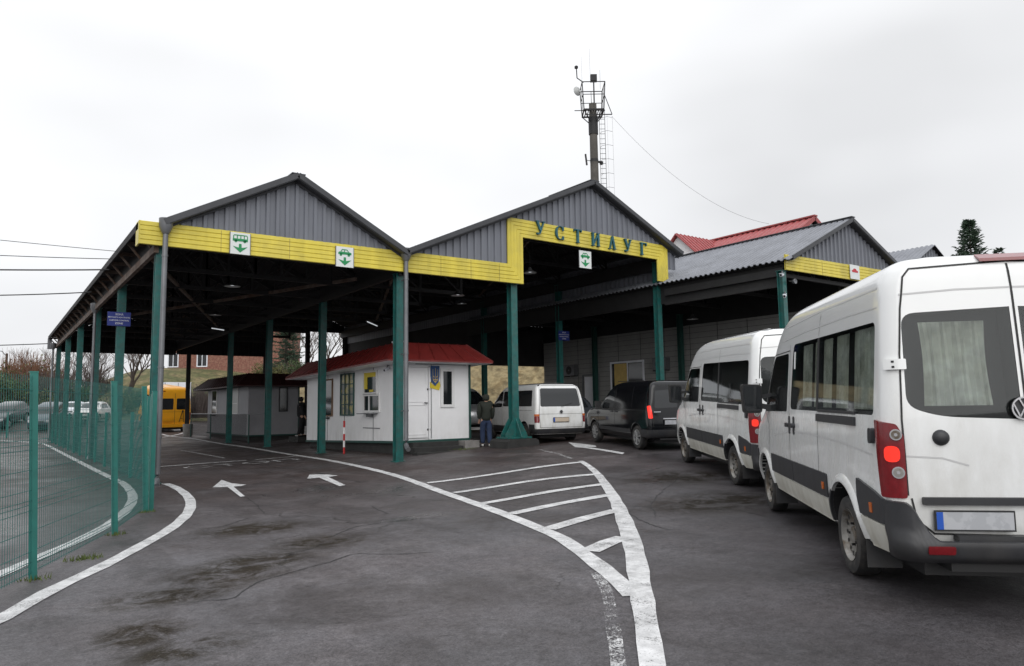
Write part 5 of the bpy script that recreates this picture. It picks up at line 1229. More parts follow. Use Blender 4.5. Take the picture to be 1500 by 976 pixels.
    for s in (1, -1): pbuild('headlight', 'lens_clear', E_, [(F, [(s*a, b) for a, b in roundpoly([(.58, .80), (.88, .84), (.86, 1.10), (.62, 1.02)], .03)], .012, -.01)], 6)
    pbuild('grille', 'plastic_grey', E_, [(F, rr(-.55, .72, .55, .98, .05), .008, -.01), (F, rr(-.9, .40, .9, .62, .04), .03, -.01)], 12)
    if curtains:
        mb = MB()
        for s in (1, -1):
            f = B.S('side', s)
            for u0, u1 in ((.42, .95), (1.15, 1.50), (1.68, 1.92), (2.15, 2.3), (2.45, 2.80)): curtain(mb, f, u0, u1, 1.47, 2.15, -.05)
            curtain(mb, RE, min(s*.20, s*.68), max(s*.20, s*.68), 1.50, 2.14, -.035, .010, .045, .05)
        mb.build('curtain', 'curtain', E_, fix=False)
        f = L
        pbuild('window_sticker', 'sign_white', E_, [(L, rr(3.02, 1.9, 3.09, 2.1, .01), -.0015, -.003)], 2)
        pbuild('window_visor', 'yellow', E_, [(L, roundpoly([(.36, 2.10), (.75, 2.12), (.75, 2.16), (.36, 2.155)], .01), -.1, -.105)], 3)
    else:
        mb = MB(); f = L
        for u0 in (.5, 1.1, 1.75, 2.4): mb.bb(u0, u0+.12, .45, .80, 1.3, 1.78)
        mb.build('seat_back', 'plastic_grey', E_)
    return E_
def place(rx, ry, az, off, y=.95, wheelx=1.2):
    """rear left tyre contact (rx,ry) -> origin of the vehicle"""
    a = radians(az); h = Vector((sin(a), cos(a))); n = Vector((-cos(a), sin(a))); p = Vector((rx, ry))-n*y-h*wheelx; return p.x, p.y
px, py = place(6.33, 3.58, 44.9, 0)
passenger_van(px, py, 44.9, 'nearest white high roofed van with pale curtains in its windows, its tail towards the viewer', True)
px, py = place(10.75, 8.15, 35.8, 0)
passenger_van(px, py, 35.8, 'second white high roofed van, between the black van and the curtained van', False)

def black_van():
    px, py = place(14.25, 13.9, 20.5, 0, .86, .80); E_ = vehicle('delivery_van', px, py, 20.5, 'black compact delivery van with blanked sides, ahead of the two tall white vans', 'van', None, (.8, 3.8))
    B = Body([(.30, .12, 4.66, .84), (.42, .02, 4.72, .885), (.6, .0, 4.74, .9), (.82, .02, 4.70, .905), (1.0, .04, 4.45, .90), (1.1, .06, 3.75, .885), (1.35, .10, 3.38, .84), (1.6, .15, 3.02, .79), (1.72, .18, 2.80, .745), (1.79, .23, 2.55, .66), (1.83, .36, 2.3, .48), (1.845, .55, 2.0, .28)], rc=.10, fl=.5, n=3)
    r = .315; cuts = [arch_cut(B, xx, r+.01, .36, s) for xx in (.8, 3.8) for s in (1, -1)]
    body_obj(B, E_, 'paint_black', cuts); RE = B.S('rear')
    for s in (1, -1):
        f = B.S('side', s)
        pbuild('side_window', 'glass_dark', E_, [(f, roundpoly([(2.30, 1.10), (3.50, 1.08), (3.42, 1.22), (2.98, 1.58), (2.36, 1.60)], .04), .004, -.01)], 12)
        pbuild('side_moulding', 'plastic_grey', E_, [(f, rr(1.20, .42, 3.40, .52, .02), .014, 0)], 10)
        W = B.S('wrap', s); c0 = .9-.1
        pbuild('tail_light', 'lamp_red_lit' if 1 else 'lamp_red', E_, [(W, roundpoly([(c0-.01, .84), (c0+.10, .84), (c0+.12, 1.16), (c0+.02, 1.18)], .03), .012, -.01)], 5)
        mb = MB(); seamline(mb, f, [(2.28, .4), (2.24, 1.1), (2.3, 1.65)], .01); seamline(mb, f, [(3.45, .5), (3.5, 1.0)], .01); seamline(mb, f, [(1.1, .75), (1.15, 1.68)], .01); seamline(mb, f, [(.3, 1.05), (2.2, 1.05)], .012); mb.build('panel_gap', 'seam', E_)
        pbuild('door_handle', 'plastic_grey', E_, [(f, rr(2.38, .95, 2.52, .985, .01), .03, 0), (f, rr(2.06, .95, 2.20, .985, .01), .03, 0)], 2)
        for xx in (.8, 3.8): mb = MB(); arch_lip(mb, B, xx, r+.01, .36, s, .04, .012); mb.build('wheel_arch_trim', 'paint_black', E_, smooth=50)
        wheel(E_, .8, s*.80, r, s, .19, 'alloy'); wheel(E_, 3.8, s*.80, r, s, .19, 'alloy')
        mb = MB(); mb.prism(roundpoly([(s*.94, 1.06), (s*1.10, 1.08), (s*1.10, 1.27), (s*.93, 1.25)], .03), 3.16, 3.28, 'x'); mb.bar((3.2, s*.86, 1.1), (3.22, s*.95, 1.12), .05, .04); mb.build('mirror', 'black', E_)
        mb = MB(); mb.bar((.9, s*.60, 1.84), (2.6, s*.60, 1.83), .03, .02); mb.build('roof_rail', 'black', E_)
    for s in (1, -1): pbuild('rear_window', 'glass_dark', E_, [(RE, [(s*a, b) for a, b in roundpoly([(.05, 1.12), (.72, 1.10), (.66, 1.56), (.05, 1.60)], .05)], .003, -.008)], 5)
    mb = MB(); seamline(mb, RE, [(0, .5), (0, 1.76)], .014)
    for s in (1, -1): seamline(mb, RE, [(s*.78, .62), (s*.76, 1.1), (s*.68, 1.62), (s*.6, 1.70), (0, 1.72)], .012)
    mb.build('door_gap', 'chrome' if 0 else 'seam', E_)
    pbuild('bumper', 'plastic_grey', E_, [(B.S('wrap', 1), rr(-.8, .34, 1.25, .54, .03), .05, -.01)], 24); pbuild('bumper', 'paint_black', E_, [(B.S('wrap', -1), rr(.75, .34, 1.25, .54, .03), .05, -.01)], 12)
    plate(E_, B, -.05, .47, .68, .11, blue=False); pbuild('plate_trim', 'chrome', E_, [(RE, rr(-.1, .82, .5, .845, .005), .02, 0), (RE, rr(.55, 1.0, .75, 1.015, .002), .004, 0)], 3)
    roundel(E_, Vector(RE(0, .98, .02)), .06)
    F = B.S('front'); pbuild('windscreen', 'glass_dark', E_, [(F, roundpoly([(-.76, 1.12), (.76, 1.12), (.66, 1.62), (-.66, 1.62)], .06), .006, -.01)], 12)
    for s in (1, -1): pbuild('headlight', 'lens_clear', E_, [(B.S('side', s), roundpoly([(4.36, .72), (4.62, .70), (4.52, .92), (4.28, .90)], .03), .012, -.02)], 5)
    mb = MB(); mb.bb(.3, 4.3, -.62, .62, .18, .34); mb.build('chassis', 'black', E_)
    mb = MB(); mb.bar((-.02, -.62, .3), (-.02, .62, .3), .04); mb.build('tow_bar', 'black', E_)
black_van()

def minivan(x, y, az, label, paint, group=None, front=False, lower='plastic_grey', pm='plate_warm'):
    E_ = vehicle('minivan', x, y, az, label, 'van', group, (.9, 3.82))
    B = Body([(.28, .08, 4.66, .85), (.42, .02, 4.75, .91), (.6, .0, 4.78, .92), (.85, .02, 4.72, .92), (1.02, .03, 4.35, .915), (1.12, .04, 3.98, .905), (1.4, .09, 3.62, .87), (1.7, .17, 3.2, .82), (1.82, .22, 2.98, .77), (1.89, .30, 2.75, .66), (1.93, .45, 2.4, .46), (1.945, .65, 2.1, .28)], rc=.09, fl=.5, n=3)
    r = .32; body_obj(B, E_, paint, [arch_cut(B, xx, r+.01, .37, s) for xx in (.9, 3.82) for s in (1, -1)]); RE = B.S('rear')
    pbuild('rear_window', 'glass_dark', E_, [(RE, roundpoly([(-.74, 1.17), (.74, 1.17), (.68, 1.76), (-.68, 1.76)], .07), .004, -.01)], 10)
    mb = MB(); mb.bar(Vector(RE(-.02, 1.17, .02)), Vector(RE(-.42, 1.27, .02)), .015); mb.build('wiper', 'black', E_)
    mb = MB(); seamline(mb, RE, [(.77, .5), (.79, 1.0), (.70, 1.80), (.6, 1.85), (-.6, 1.85), (-.70, 1.80), (-.79, 1.0), (-.77, .5), (.77, .5)], .012); seamline(mb, RE, [(.79, .93), (-.79, .93)], .008); mb.build('door_gap', 'seam', E_)
    for s in (1, -1):
        f = B.S('side', s); W = B.S('wrap', s)
        pbuild('side_window', 'glass_dark', E_, [(f, roundpoly([(.34, 1.18), (1.55, 1.18), (1.55, 1.70), (.42, 1.70)], .05), .004, -.01), (f, roundpoly([(1.62, 1.18), (2.62, 1.18), (2.62, 1.70), (1.62, 1.70)], .05), .004, -.01)], 8)
        pbuild('cab_window', 'glass_tint' if 0 else 'glass_dark', E_, [(f, roundpoly([(2.70, 1.16), (3.86, 1.12), (3.30, 1.66), (2.70, 1.70)], .05), .004, -.01)], 8)
        pbuild('side_moulding', lower, E_, [(f, rr(1.28, .30, 3.44, .52, .02), .010, -.01), (f, rr(.12, .30, .52, .60, .02), .012, -.01)], 8)
        pbuild('tail_light', 'lamp_red', E_, [(W, rr(.80, .66, .98, .86, .02), .012, -.01)], 5); pbuild('indicator', 'lamp_orange', E_, [(W, rr(.80, .865, .98, .93, .01), .012, -.01)], 5)
        mb = MB(); seamline(mb, f, [(2.66, .4), (2.66, 1.72)], .012); seamline(mb, f, [(1.58, .5), (1.58, 1.72)], .012); seamline(mb, f, [(.3, 1.05), (1.58, 1.05)], .01); mb.build('panel_gap', 'seam', E_)
        wheel(E_, .9, s*.81, r, s, .19, 'steel'); wheel(E_, 3.82, s*.81, r, s, .19, 'steel')
        mb = MB(); mb.prism(roundpoly([(s*.95, 1.10), (s*1.12, 1.12), (s*1.12, 1.30), (s*.94, 1.28)], .03), 3.42, 3.52, 'x'); mb.bar((3.46, s*.9, 1.14), (3.46, s*.97, 1.16), .04); mb.build('mirror', 'black', E_)
    pbuild('bumper', lower, E_, [(B.S('wrap', 1), rr(-.86, .30, 1.1, .46, .02), .05, -.01)], 24)
    plate(E_, B, -.26, .30, .68, .13, pm, blue=True); roundel(E_, Vector(RE(0, 1.0, .02)), .055)
    F = B.S('front'); pbuild('windscreen', 'glass_dark', E_, [(F, roundpoly([(-.80, 1.14), (.80, 1.14), (.72, 1.72), (-.72, 1.72)], .06), .006, -.01)], 12)
    for s in (1, -1): pbuild('headlight', 'lens_clear', E_, [(F, [(s*a, b) for a, b in rr(.50, .66, .84, .86, .03)], .012, -.01)], 5)
    pbuild('grille', 'black', E_, [(F, rr(-.46, .68, .46, .84, .02), .008, -.01)], 8); pbuild('front_bumper', lower if not front else paint, E_, [(F, rr(-.86, .32, .86, .56, .03), .05, -.01)], 12)
    pbuild('front_plate', 'plate_white', E_, [(F, rr(-.26, .42, .26, .53, .005), .07, .05)], 3)
    mb = MB(); mb.bb(.3, 4.4, -.65, .65, .16, .30); mb.build('chassis', 'black', E_); return E_
px, py = place(14.35, 19.15, 11, 0, .92, .9)
minivan(px, py, 11, 'white minivan with a large tailgate window, behind the wide footed teal column', 'van_white', 'minivans under the middle shed')
minivan(17.15, 30.3, 180, 'silver minivan facing the viewer past the corner of the red kiosk', 'paint_silver', 'minivans under the middle shed', True)

def hatchback(x, y, az, label, paint, name='parked_car', group='cars parked in the yard', est=False):
    E_ = vehicle(name, x, y, az, label, 'car', group, (.75, 3.3))
    B = Body([(.24, .14, 4.02, .76), (.4, .02, 4.12, .82), (.6, .0, 4.15, .84), (.8, .05, 4.05, .84), (.92, .12, 3.6, .82), (.98, .18, 3.15, .79), (1.2, .34, 2.72, .72), (1.36, .52, 2.35, .64), (1.42, .68, 2.1, .54), (1.46, .9, 1.8, .3)], rc=.2, fl=.6, n=2.6)
    body_obj(B, E_, paint, [arch_cut(B, xx, .3, .34, s, .3) for xx in (.75, 3.3) for s in (1, -1)]); RE = B.S('rear'); F = B.S('front')
    for s in (1, -1):
        f = B.S('side', s); pbuild('side_window', 'glass_dark', E_, [(f, roundpoly([(.78, .97), (1.78, .97), (1.78, 1.30), (.95, 1.30)], .04), .004, -.01), (f, roundpoly([(1.84, .97), (2.92, .97), (2.45, 1.30), (1.84, 1.30)], .04), .004, -.01)], 6)
        wheel(E_, .75, s*.73, .29, s, .17, 'alloy'); wheel(E_, 3.3, s*.73, .29, s, .17, 'alloy')
        pbuild('tail_light', 'lamp_red', E_, [(B.S('wrap', s), rr(.66, .68, .9, .86, .03), .01, -.01)], 4); pbuild('headlight', 'lens_clear', E_, [(F, [(s*a, b) for a, b in rr(.42, .6, .72, .76, .03)], .01, -.01)], 4)
    pbuild('rear_window', 'glass_dark', E_, [(RE, roundpoly([(-.5, 1.0), (.5, 1.0), (.40, 1.34), (-.40, 1.34)], .05), .004, -.01)], 6)
    pbuild('windscreen', 'glass_dark', E_, [(F, roundpoly([(-.66, 1.0), (.66, 1.0), (.52, 1.36), (-.52, 1.36)], .05), .006, -.01)], 10)
    pbuild('grille', 'black', E_, [(F, rr(-.3, .62, .3, .72, .02), .008, -.01), (F, rr(-.5, .34, .5, .46, .02), .008, -.01)], 6)
    mb = MB(); mb.bb(.3, 3.8, -.6, .6, .15, .26); mb.build('chassis', 'black', E_); return E_
hatchback(17.75, 20.2, 8, 'dark hatchback half hidden behind the white minivan by the office wall', 'paint_dark', 'hatchback', None)
hatchback(6.9, 63.0, 200, 'white hatchback parked in the yard, nearest to the yellow bus', 'van_white'); hatchback(4.0, 62.2, 196, 'blue grey car parked in the yard beside the white hatchback', 'paint_bluegrey'); hatchback(5.9, 69.5, 188, 'pale car parked in the second row of the yard', 'cargo_white')
hatchback(1.9, 63.6, 205, 'dark car parked in the middle of the yard row', 'paint_dark'); hatchback(-1.6, 64.2, 215, 'white car parked farthest left in the yard', 'cargo_white'); hatchback(-.2, 69.8, 230, 'silver car parked in the yard behind the dark one', 'paint_silver'); hatchback(-4.9, 65.5, 200, 'dark car parked at the left edge of the yard', 'paint_dark')

def yellow_bus():
    E_ = vehicle('school_bus', 10.35, 53.6, -2, 'yellow minibus with two dark rear windows standing behind the left shed', 'bus', None, (1.5, 5.3))
    B = Body([(.4, .06, 6.9, .98), (.6, .0, 7.0, 1.03), (1.0, .0, 6.95, 1.05), (1.3, .01, 6.6, 1.05), (1.6, .02, 6.3, 1.04), (2.4, .06, 5.8, .99), (2.8, .09, 5.5, .95), (3.0, .14, 5.3, .86), (3.1, .24, 5.0, .7), (3.15, .45, 4.6, .45)], rc=.14, fl=.7)
    body_obj(B, E_, 'paint_yellow', [arch_cut(B, xx, .4, .46, s) for xx in (1.5, 5.3) for s in (1, -1)]); RE = B.S('rear')
    for s in (1, -1):
        f = B.S('side', s)
        for u in (.35, 1.35, 2.35, 3.35): pbuild('side_window', 'glass_dark', E_, [(f, rr(u, 1.6, u+.9, 2.45, .06), .004, -.01)], 4)
        pbuild('cab_window', 'glass_dark', E_, [(f, roundpoly([(4.5, 1.55), (5.7, 1.55), (5.3, 2.35), (4.5, 2.4)], .06), .004, -.01)], 4)
        pbuild('rear_window', 'glass_dark', E_, [(RE, [(s*a, b) for a, b in rr(.10, 1.60, .82, 2.36, .08)], .005, -.01)], 4)
        pbuild('tail_light', 'lamp_red', E_, [(B.S('wrap', s), rr(.96, .9, 1.1, 1.4, .03), .01, -.01)], 4); pbuild('marker_light', 'lamp_red', E_, [(RE, [(s*a, b) for a, b in rr(.62, 2.82, .76, 2.88, .01)], .01, -.01)], 2)
        wheel(E_, 1.5, s*.92, .38, s, .24); wheel(E_, 5.3, s*.92, .38, s, .24)
    mb = MB(); seamline(mb, RE, [(0, .6), (0, 2.7)], .02); seamline(mb, RE, [(.9, 1.45), (-.9, 1.45)], .015); mb.build('door_gap', 'seam', E_)
    mb = MB(); mb.bb(-.1, -.06, .12, .82, .84, 1.02); mb.bb(-.1, .05, -1.0, 1.0, .42, .62); mb.build('bumper', 'paint_yellow', E_)
    mb = MB()
    for s in (0, .3): mb.bar((-.04, -.28-s, .75), (-.04, -.50, 1.55), .02, .03)
    mb.bar((-.04, -.35, 1.0), (-.04, -.5, 1.0), .02, .03); mb.bb(-.06, -.02, -.55, -.45, 1.45, 1.55); mb.build('rear_ladder', 'black', E_)
    F = B.S('front'); pbuild('windscreen', 'glass_dark', E_, [(F, rr(-.9, 1.6, .9, 2.4, .08), .006, -.01)], 10); mb = MB(); mb.bb(.3, 6.5, -.7, .7, .24, .42); mb.build('chassis', 'black', E_)
yellow_bus()
def box_truck():
    E_ = vehicle('box_truck', 13.6, 69.2, -4, 'white box truck parked beyond the yellow bus', 'truck', None, (1.2, 4.6))
    mb = MB(); mb.bb(0, 4.2, -1.1, 1.1, .85, 3.55); b = mb.build('cargo_box', 'cargo_white', E_)
    mb = MB()
    for y in (-1.1, -.02, 1.06): mb.bb(-.02, -.003, y, y+.04, .9, 3.5)
    mb.bb(-.02, -.003, -1.1, 1.1, .86, .92); mb.build('door_edge', 'pipe_grey', b)
    B = Body([(.5, 4.3, 6.0, .95), (1.2, 4.3, 6.05, 1.0), (1.5, 4.3, 5.9, 1.0), (2.2, 4.3, 5.4, .93), (2.4, 4.35, 5.1, .8)], rc=.05, fl=.4); body_obj(B, E_, 'van_white', [])
    pbuild('windscreen', 'glass_dark', E_, [(B.S('front'), rr(-.8, 1.5, .8, 2.15, .08), .006, -.01)], 10)
    for s in (1, -1): wheel(E_, 1.2, s*.9, .38, s, .26); wheel(E_, 4.9, s*.85, .38, s, .22); pbuild('side_window', 'glass_dark', E_, [(B.S('side', s), rr(4.5, 1.45, 5.3, 2.0, .06), .005, -.01)], 4)
    mb = MB(); mb.bb(.1, 5.6, -.5, .5, .5, .84); mb.build('chassis', 'black', E_)
box_truck()
# ------------------------------------------------------------------ fences
def mesh_fence(name, pts, h, label, closeup=True, sp=.05, w=.0026, lean=(0, 0), group='green mesh fences'):
    p0 = pts[0]; E_ = empty(name, (p0[0], p0[1], gz(*p0)), label, 'fence', group)
    for (x, y) in pts:
        g = gz(x, y); mb = MB(); mb.bb(x-.036, x+.036, y-.036, y+.036, g-.02, g+h+.03); mb.bb(x-.040, x+.040, y-.040, y+.040, g+h+.03, g+h+.045); mb.v = [(vx+lean[0]*(vz-g)/h, vy+lean[1]*(vz-g)/h, vz) for vx, vy, vz in mb.v]; mb.build('post', 'teal_fence', E_)
    for (ax, ay), (bx, by) in zip(pts, pts[1:]):
        L_ = sqrt((ax-bx)**2+(ay-by)**2); n = int(L_/sp); ga, gb = gz(ax, ay), gz(bx, by); ux, uy = (bx-ax)/L_, (by-ay)/L_; nx, ny = -uy, ux; mb = MB()
        for i in range(1, n):
            t = i/n; x, y, g = ax+(bx-ax)*t, ay+(by-ay)*t, ga+(gb-ga)*t; P = []
            for z in (g+.06, g+h):
                for k in range(3): a = 2*pi*k/3+.3; P.append((x+w*cos(a), y+w*sin(a), z))
            mb.add(P, [(0, 1, 4, 3), (1, 2, 5, 4), (2, 0, 3, 5)])
        z = .08
        while z < h:
            fold = abs((z % .62)-.08) < .05
            for dz, o in (((0, 0), (.05, .028), (.10, 0)) if fold else ((0, 0),)):
                mb.bar((ax+nx*o, ay+ny*o, ga+z+dz), (bx+nx*o, by+ny*o, gb+z+dz), .0055)
            z += .2
        mb.v = [(vx+lean[0]*max(0, vz-ga)/h, vy+lean[1]*max(0, vz-ga)/h, vz) for vx, vy, vz in mb.v]
        mb.build('mesh_panel', 'teal_wire', E_)
    return E_
mesh_fence('mesh_fence', [(-1.8, 3.9), (-.62, 6.35), (.445, 8.794), (1.476, 11.258), (2.197, 13.417)], 2.03, 'tall green mesh fence on square posts in the left foreground', w=.003, lean=(-.075, .055))
mesh_fence('mesh_fence', [(2.29, 13.5), (2.62, 15.6), (2.93, 17.9)], 1.95, 'short dense stretch of green mesh leading to the front column of the left shed', sp=.045, w=.0045)
mesh_fence('mesh_fence', [(2.97, 18.0+2.45*i) for i in range(14)], 1.6, 'long lower green mesh fence along the row of left columns', sp=.075)
mesh_fence('mesh_fence', [(3.0, 50.6)]+[(1.0-2.4*i, 52.6) for i in range(9)], 1.5, 'far green mesh fence in front of the parked cars', sp=.08)
def weed(x, y, label, n=60, r=.22):
    mb = MB(); g = gz(x, y)
    for i in range(n):
        a = R.uniform(0, 6.28); q = R.uniform(0, r); px, py = x+q*cos(a)*1.6, y+q*sin(a); h = R.uniform(.02, .07); dx, dy = R.uniform(-.03, .03), R.uniform(-.03, .03)
        mb.add([(px-.006, py, g), (px+.006, py, g), (px+dx, py+dy, g+h)], [(0, 1, 2)])
    o = mb.build('weed_tuft', 'grass_blade', origin=(x, y, g), fix=False); tag(o, label, 'weed', 'weeds on the asphalt')
weed(.95, 9.6, 'low tuft of weeds between the fence and the curved line', 90, .13); weed(12.3, 19.5, 'weeds by the kiosk steps', 120, .4)
for i, (x, y) in enumerate(((.46, 8.75), (1.5, 11.2), (2.2, 13.35))): weed(x, y, ['weeds at the foot of the nearest fence post', 'weeds at the foot of the second fence post', 'weeds at the foot of the third fence post'][i], 40, .10)

# ------------------------------------------------------------------ mast, cables, poles
def mast():
    x, y = 30.1, 32.35; E_ = empty('antenna_mast', (x, y, .5), 'tall concrete mast with a railed platform, floodlight and dishes above the middle shed', 'mast')
    dx = -.35
    mb = MB(); mb.tube((x, y, .3), (x+dx*.0, y, 20.6), .31, 20, .24); mb.build('pole', 'beam_rust' if 0 else 'concrete_pole', E_, smooth=50)
    mb = MB(); zb = 20.0; u = Vector((.809, -.588, 0)); v = Vector((.588, .809, 0)); c = Vector((x, y, 0))
    def P(a, b, z): q = c+u*a+v*b; return (q.x, q.y, z)
    w = .62
    for z in (zb, zb+.04): pass
    for a0, b0, a1, b1 in ((-w, -w, w, -w), (w, -w, w, w), (w, w, -w, w), (-w, w, -w, -w)):
        mb.bar(P(a0, b0, zb), P(a1, b1, zb), .07, .09); mb.bar(P(a0*1.1, b0*1.1, zb+.95), P(a1*1.1, b1*1.1, zb+.95), .035); mb.bar(P(a0*1.15, b0*1.15, zb+1.75), P(a1*1.15, b1*1.15, zb+1.75), .045)
        mb.bar(P(a0, b0, zb), P(a0*1.15, b0*1.15, zb+1.75), .045); mb.bar(P((a0+a1)/2, (b0+b1)/2, zb), P((a0+a1)/2*1.15, (b0+b1)/2*1.15, zb+1.75), .03)
        mb.bar(P(a0, b0, zb), P(0, 0, zb-.9), .05)
    for k in range(9): t = -w+2*w*k/8; mb.bar(P(t, -w, zb+.05), P(t, w, zb+.05), .05, .03)
    mb.bar(P(-w*1.9, -.2, zb+.1), P(w*1.2, -.2, zb+.1), .04); mb.bar(P(-w*.9, -w, zb-.35), P(w*1.8, -w, zb-.35), .05); mb.bar(P(w*1.8, -w, zb-.35), P(w*1.1, -w, zb+.9), .04)
    mb.build('platform', 'steel_dark', E_)
    mb = MB(); mb.box(P(.1, 0, zb+2.3), (.40, .3, .42), rz=-.63); mb.bar(P(.1, 0, zb+.1), P(.1, 0, zb+2.2), .06); mb.build('floodlight', 'steel_dark', E_)
    mb = MB(); q = Vector(P(-.95, -.3, zb+1.35)); mb.lathe([(0, -.08), (.2, -.04), (.3, .06), (.29, .07), (.19, -.02), (0, -.05)], q, 'y', 20); mb.bar(P(-.75, -.3, zb+1.2), P(-.95, -.3, zb+1.5), .05); mb.build('dish', 'lamp_white', E_, smooth=50)
    mb = MB(); mb.bar(P(-.6, -.5, zb+1.8), P(-1.0, -.5, zb+2.1), .05); mb.bar(P(-1.0, -.5, zb+2.1), P(-1.02, -.5, zb+2.7), .06); mb.box(P(-1.03, -.5, zb+2.8), (.16, .16, .16)); mb.build('camera_arm', 'steel_dark', E_)
    mb = MB(); mb.bar(P(-.6, .3, zb+1.7), P(-.62, .3, zb+3.9), .014); mb.bar(P(-.08, .2, zb+2.1), P(-.1, .2, zb+4.4), .016); mb.bar(P(.55, .3, zb+1.7), P(.55, .3, zb+3.0), .012); mb.build('whip_antenna', 'pipe_grey', E_)
    mb = MB(); mb.bar(P(-.2, 0, 16.9), P(.45, 0, 16.8), .1, .12); mb.bar(P(-.55, -.1, 17.3), P(-.48, -.1, 16.6), .12, .1); mb.bar(P(-.5, -.1, 16.9), P(-.2, 0, 16.9), .03); mb.box(P(.45, 0, 16.75), (.16, .16, .2)); mb.lathe([(.26, 16.8), (.26, 17.0)], (x, y, 0), n=16); mb.lathe([(.30, 18.6), (.30, 19.7)], (x, y, 0), n=10); mb.build('clamp', 'steel_dark', E_)
    mb = MB()
    for a in (.38, .72): mb.bar(P(a, -.1, 4), P(a, -.1, 20.2), .022)
    z = 4.2
    while z < 20: mb.bar(P(.38, -.1, z), P(.72, -.1, z), .022); z += .32
    mb.build('ladder', 'steel_dark', E_)
    mb = MB(); z = 6
    pts = [(.38, -.1), (.45, -.45), (.8, -.65), (1.15, -.45), (1.2, -.1)]
    while z < 19.8:
        for a, b in zip(pts, pts[1:]): mb.bar(P(*a, z), P(*b, z), .008, .02)
        z += .9
    for a in pts[1:]: mb.bar(P(*a, 5.5), P(*a, 19.6), .006)
    mb.build('ladder_cage', 'pipe_grey', E_)
mat('concrete_pole', (.10, .092, .082), .85, var=.3, vscale=2)
mast()
def cable(a, b, sag, r, label, group='overhead cables'):
    a, b = Vector(a), Vector(b); mb = MB(); mb.path([a.lerp(b, i/24)+Vector((0, 0, -sag*4*(i/24)*(1-i/24))) for i in range(25)], r, 4); o = mb.build('overhead_cable', 'steel_dark', origin=(a+b)/2); tag(o, label, 'cable', group)
cable((30.9, 31.5, 19.7), (45.5, 30.5, 14.6), 1.3, .009, 'thin cable dropping from the mast to the red roof')
def ray(px_, py_, d):
    return (px_, py_, d)
cable((2.66, 21.6, 5.95), (-11.2, 24.0, 6.75), .12, .008, 'highest thin cable reaching the left shed'); cable((2.66, 22.2, 5.85), (-11.6, 26.2, 6.35), .25, .010, 'second thin cable reaching the left shed'); cable((2.66, 23.4, 5.75), (-12.2, 27.6, 5.75), .25, .020, 'thick dark cable reaching the left shed roof edge')
cable((2.66, 27.8, 5.7), (-13.4, 31.5, 6.1), .55, .018, 'sagging dark cable reaching the left shed farther back'); cable((2.6, 48.7, 5.6), (-17, 54, 5.7), .35, .025, 'lowest cable reaching the far corner of the left shed')
def pole(x, y, h, label):
    g = 1.2; E_ = empty('utility_pole', (x, y, g), label, 'pole'); mb = MB(); mb.tube((x, y, g-.5), (x, y, g+h), .14, 10, .1); mb.build('shaft', 'bark', E_); mb = MB(); mb.path([(x, y, g+h-.3), (x-.4, y, g+h+.2), (x-1.1, y, g+h+.25)], .04); mb.build('lamp_arm', 'pipe_grey', E_)
pole(1.25, 84, 6.2, 'bare utility pole rising out of the bushes at the far left')

# ------------------------------------------------------------------ houses behind
def brick_house():
    E_ = empty('brick_house', (24.0, 93.0, 5.2), 'long red brick house with white windows on the grassy bank', 'house', rot=(0, 0, radians(-36)), local=True)
    mb = MB(); mb.bb(-7.6, 6.2, 0, 9, -1.5, 8); mb.build('wall', 'brick', E_)
    mb = MB(); mb.prism([(-8, 7.9), (-.7, 10.6), (6.6, 7.9)], -.4, 9.4); mb.build('roof', 'roof_grey', E_)
    for x in (-6.9, -3.3):
        for z in (2.0, 5.2): 
            mb = MB(); frame(mb, 'y', -.003, x-.55, x+.55, z, z+1.5, .12, .06, -1); mb.bb(x-.04, x+.04, -.05, -.016, z, z+1.5); f = mb.build('window', 'cargo_white', E_); mb = MB(); pane(mb, 'y', -.003, x-.55, x+.55, z, z+1.5, -1); mb.build('pane', 'glass_dark', f)
brick_house()
def red_house():
    E_ = empty('red_roof_house', (48, 36, 0), 'white house with a bright red roof and small cross gable above the right shed', 'house')
    xr, zr, ze, hw = 48.0, 15.0, 11.2, 6.2
    mb = MB(); mb.bb(xr-hw+.5, xr+hw-.5, 28.8, 50, .5, ze+.3); mb.prism([(xr-hw+.5, ze+.3), (xr, zr-.25), (xr+hw-.5, ze+.3)], 28.8, 50); mb.build('wall', 'plaster', E_)
    corr_roof(xr-hw, ze, xr, zr, 28.4, 50.4, E_, 'red_tile', .5, .06); corr_roof(xr+hw, ze, xr, zr, 28.4, 50.4, E_, 'red_tile', .5, .06)
    mb = MB(); mb.bb(xr-.2, xr+.2, 28.3, 50.4, zr+.04, zr+.14); mb.bar((xr-hw, 28.38, ze-.05), (xr, 28.38, zr-.05), .06, .3); mb.bar((xr+hw, 28.38, ze-.05), (xr, 28.38, zr-.05), .06, .3); mb.build('roof_trim', 'red_tile', E_)
    # cross gable facing left
    yc, xg, hz = 37.2, 43.0, 4.2; mb = MB(); mb.prism([(yc-2.7, 12.2), (yc, 14.75), (yc+2.7, 12.2), (yc+2.7, 9), (yc-2.7, 9)], xg+.3, xr, 'x'); mb.build('gable_wall', 'plaster', E_)
    mb = MB()
    for s in (-1, 1):
        n = 14
        a = [(xg, yc+s*3.1*t/4, 14.95-.96*3.1*t/4*.98) for t in range(5)]; b = [(xr-.3, p[1], p[2]) for p in a]; mb.grid([a, b]); mb.grid([[(p[0], p[1], p[2]-.12) for p in a], [(p[0], p[1], p[2]-.12) for p in b]]); mb.grid([a, [(p[0], p[1], p[2]-.12) for p in a]])
        for k in range(12): xx = xg+.2+k*.45; mb.bar((xx, yc, 14.98), (xx, yc+s*3.1, 14.98-.94*3.1), .06, .05)
    mb.build('gable_roof', 'red_tile', E_)
red_house()

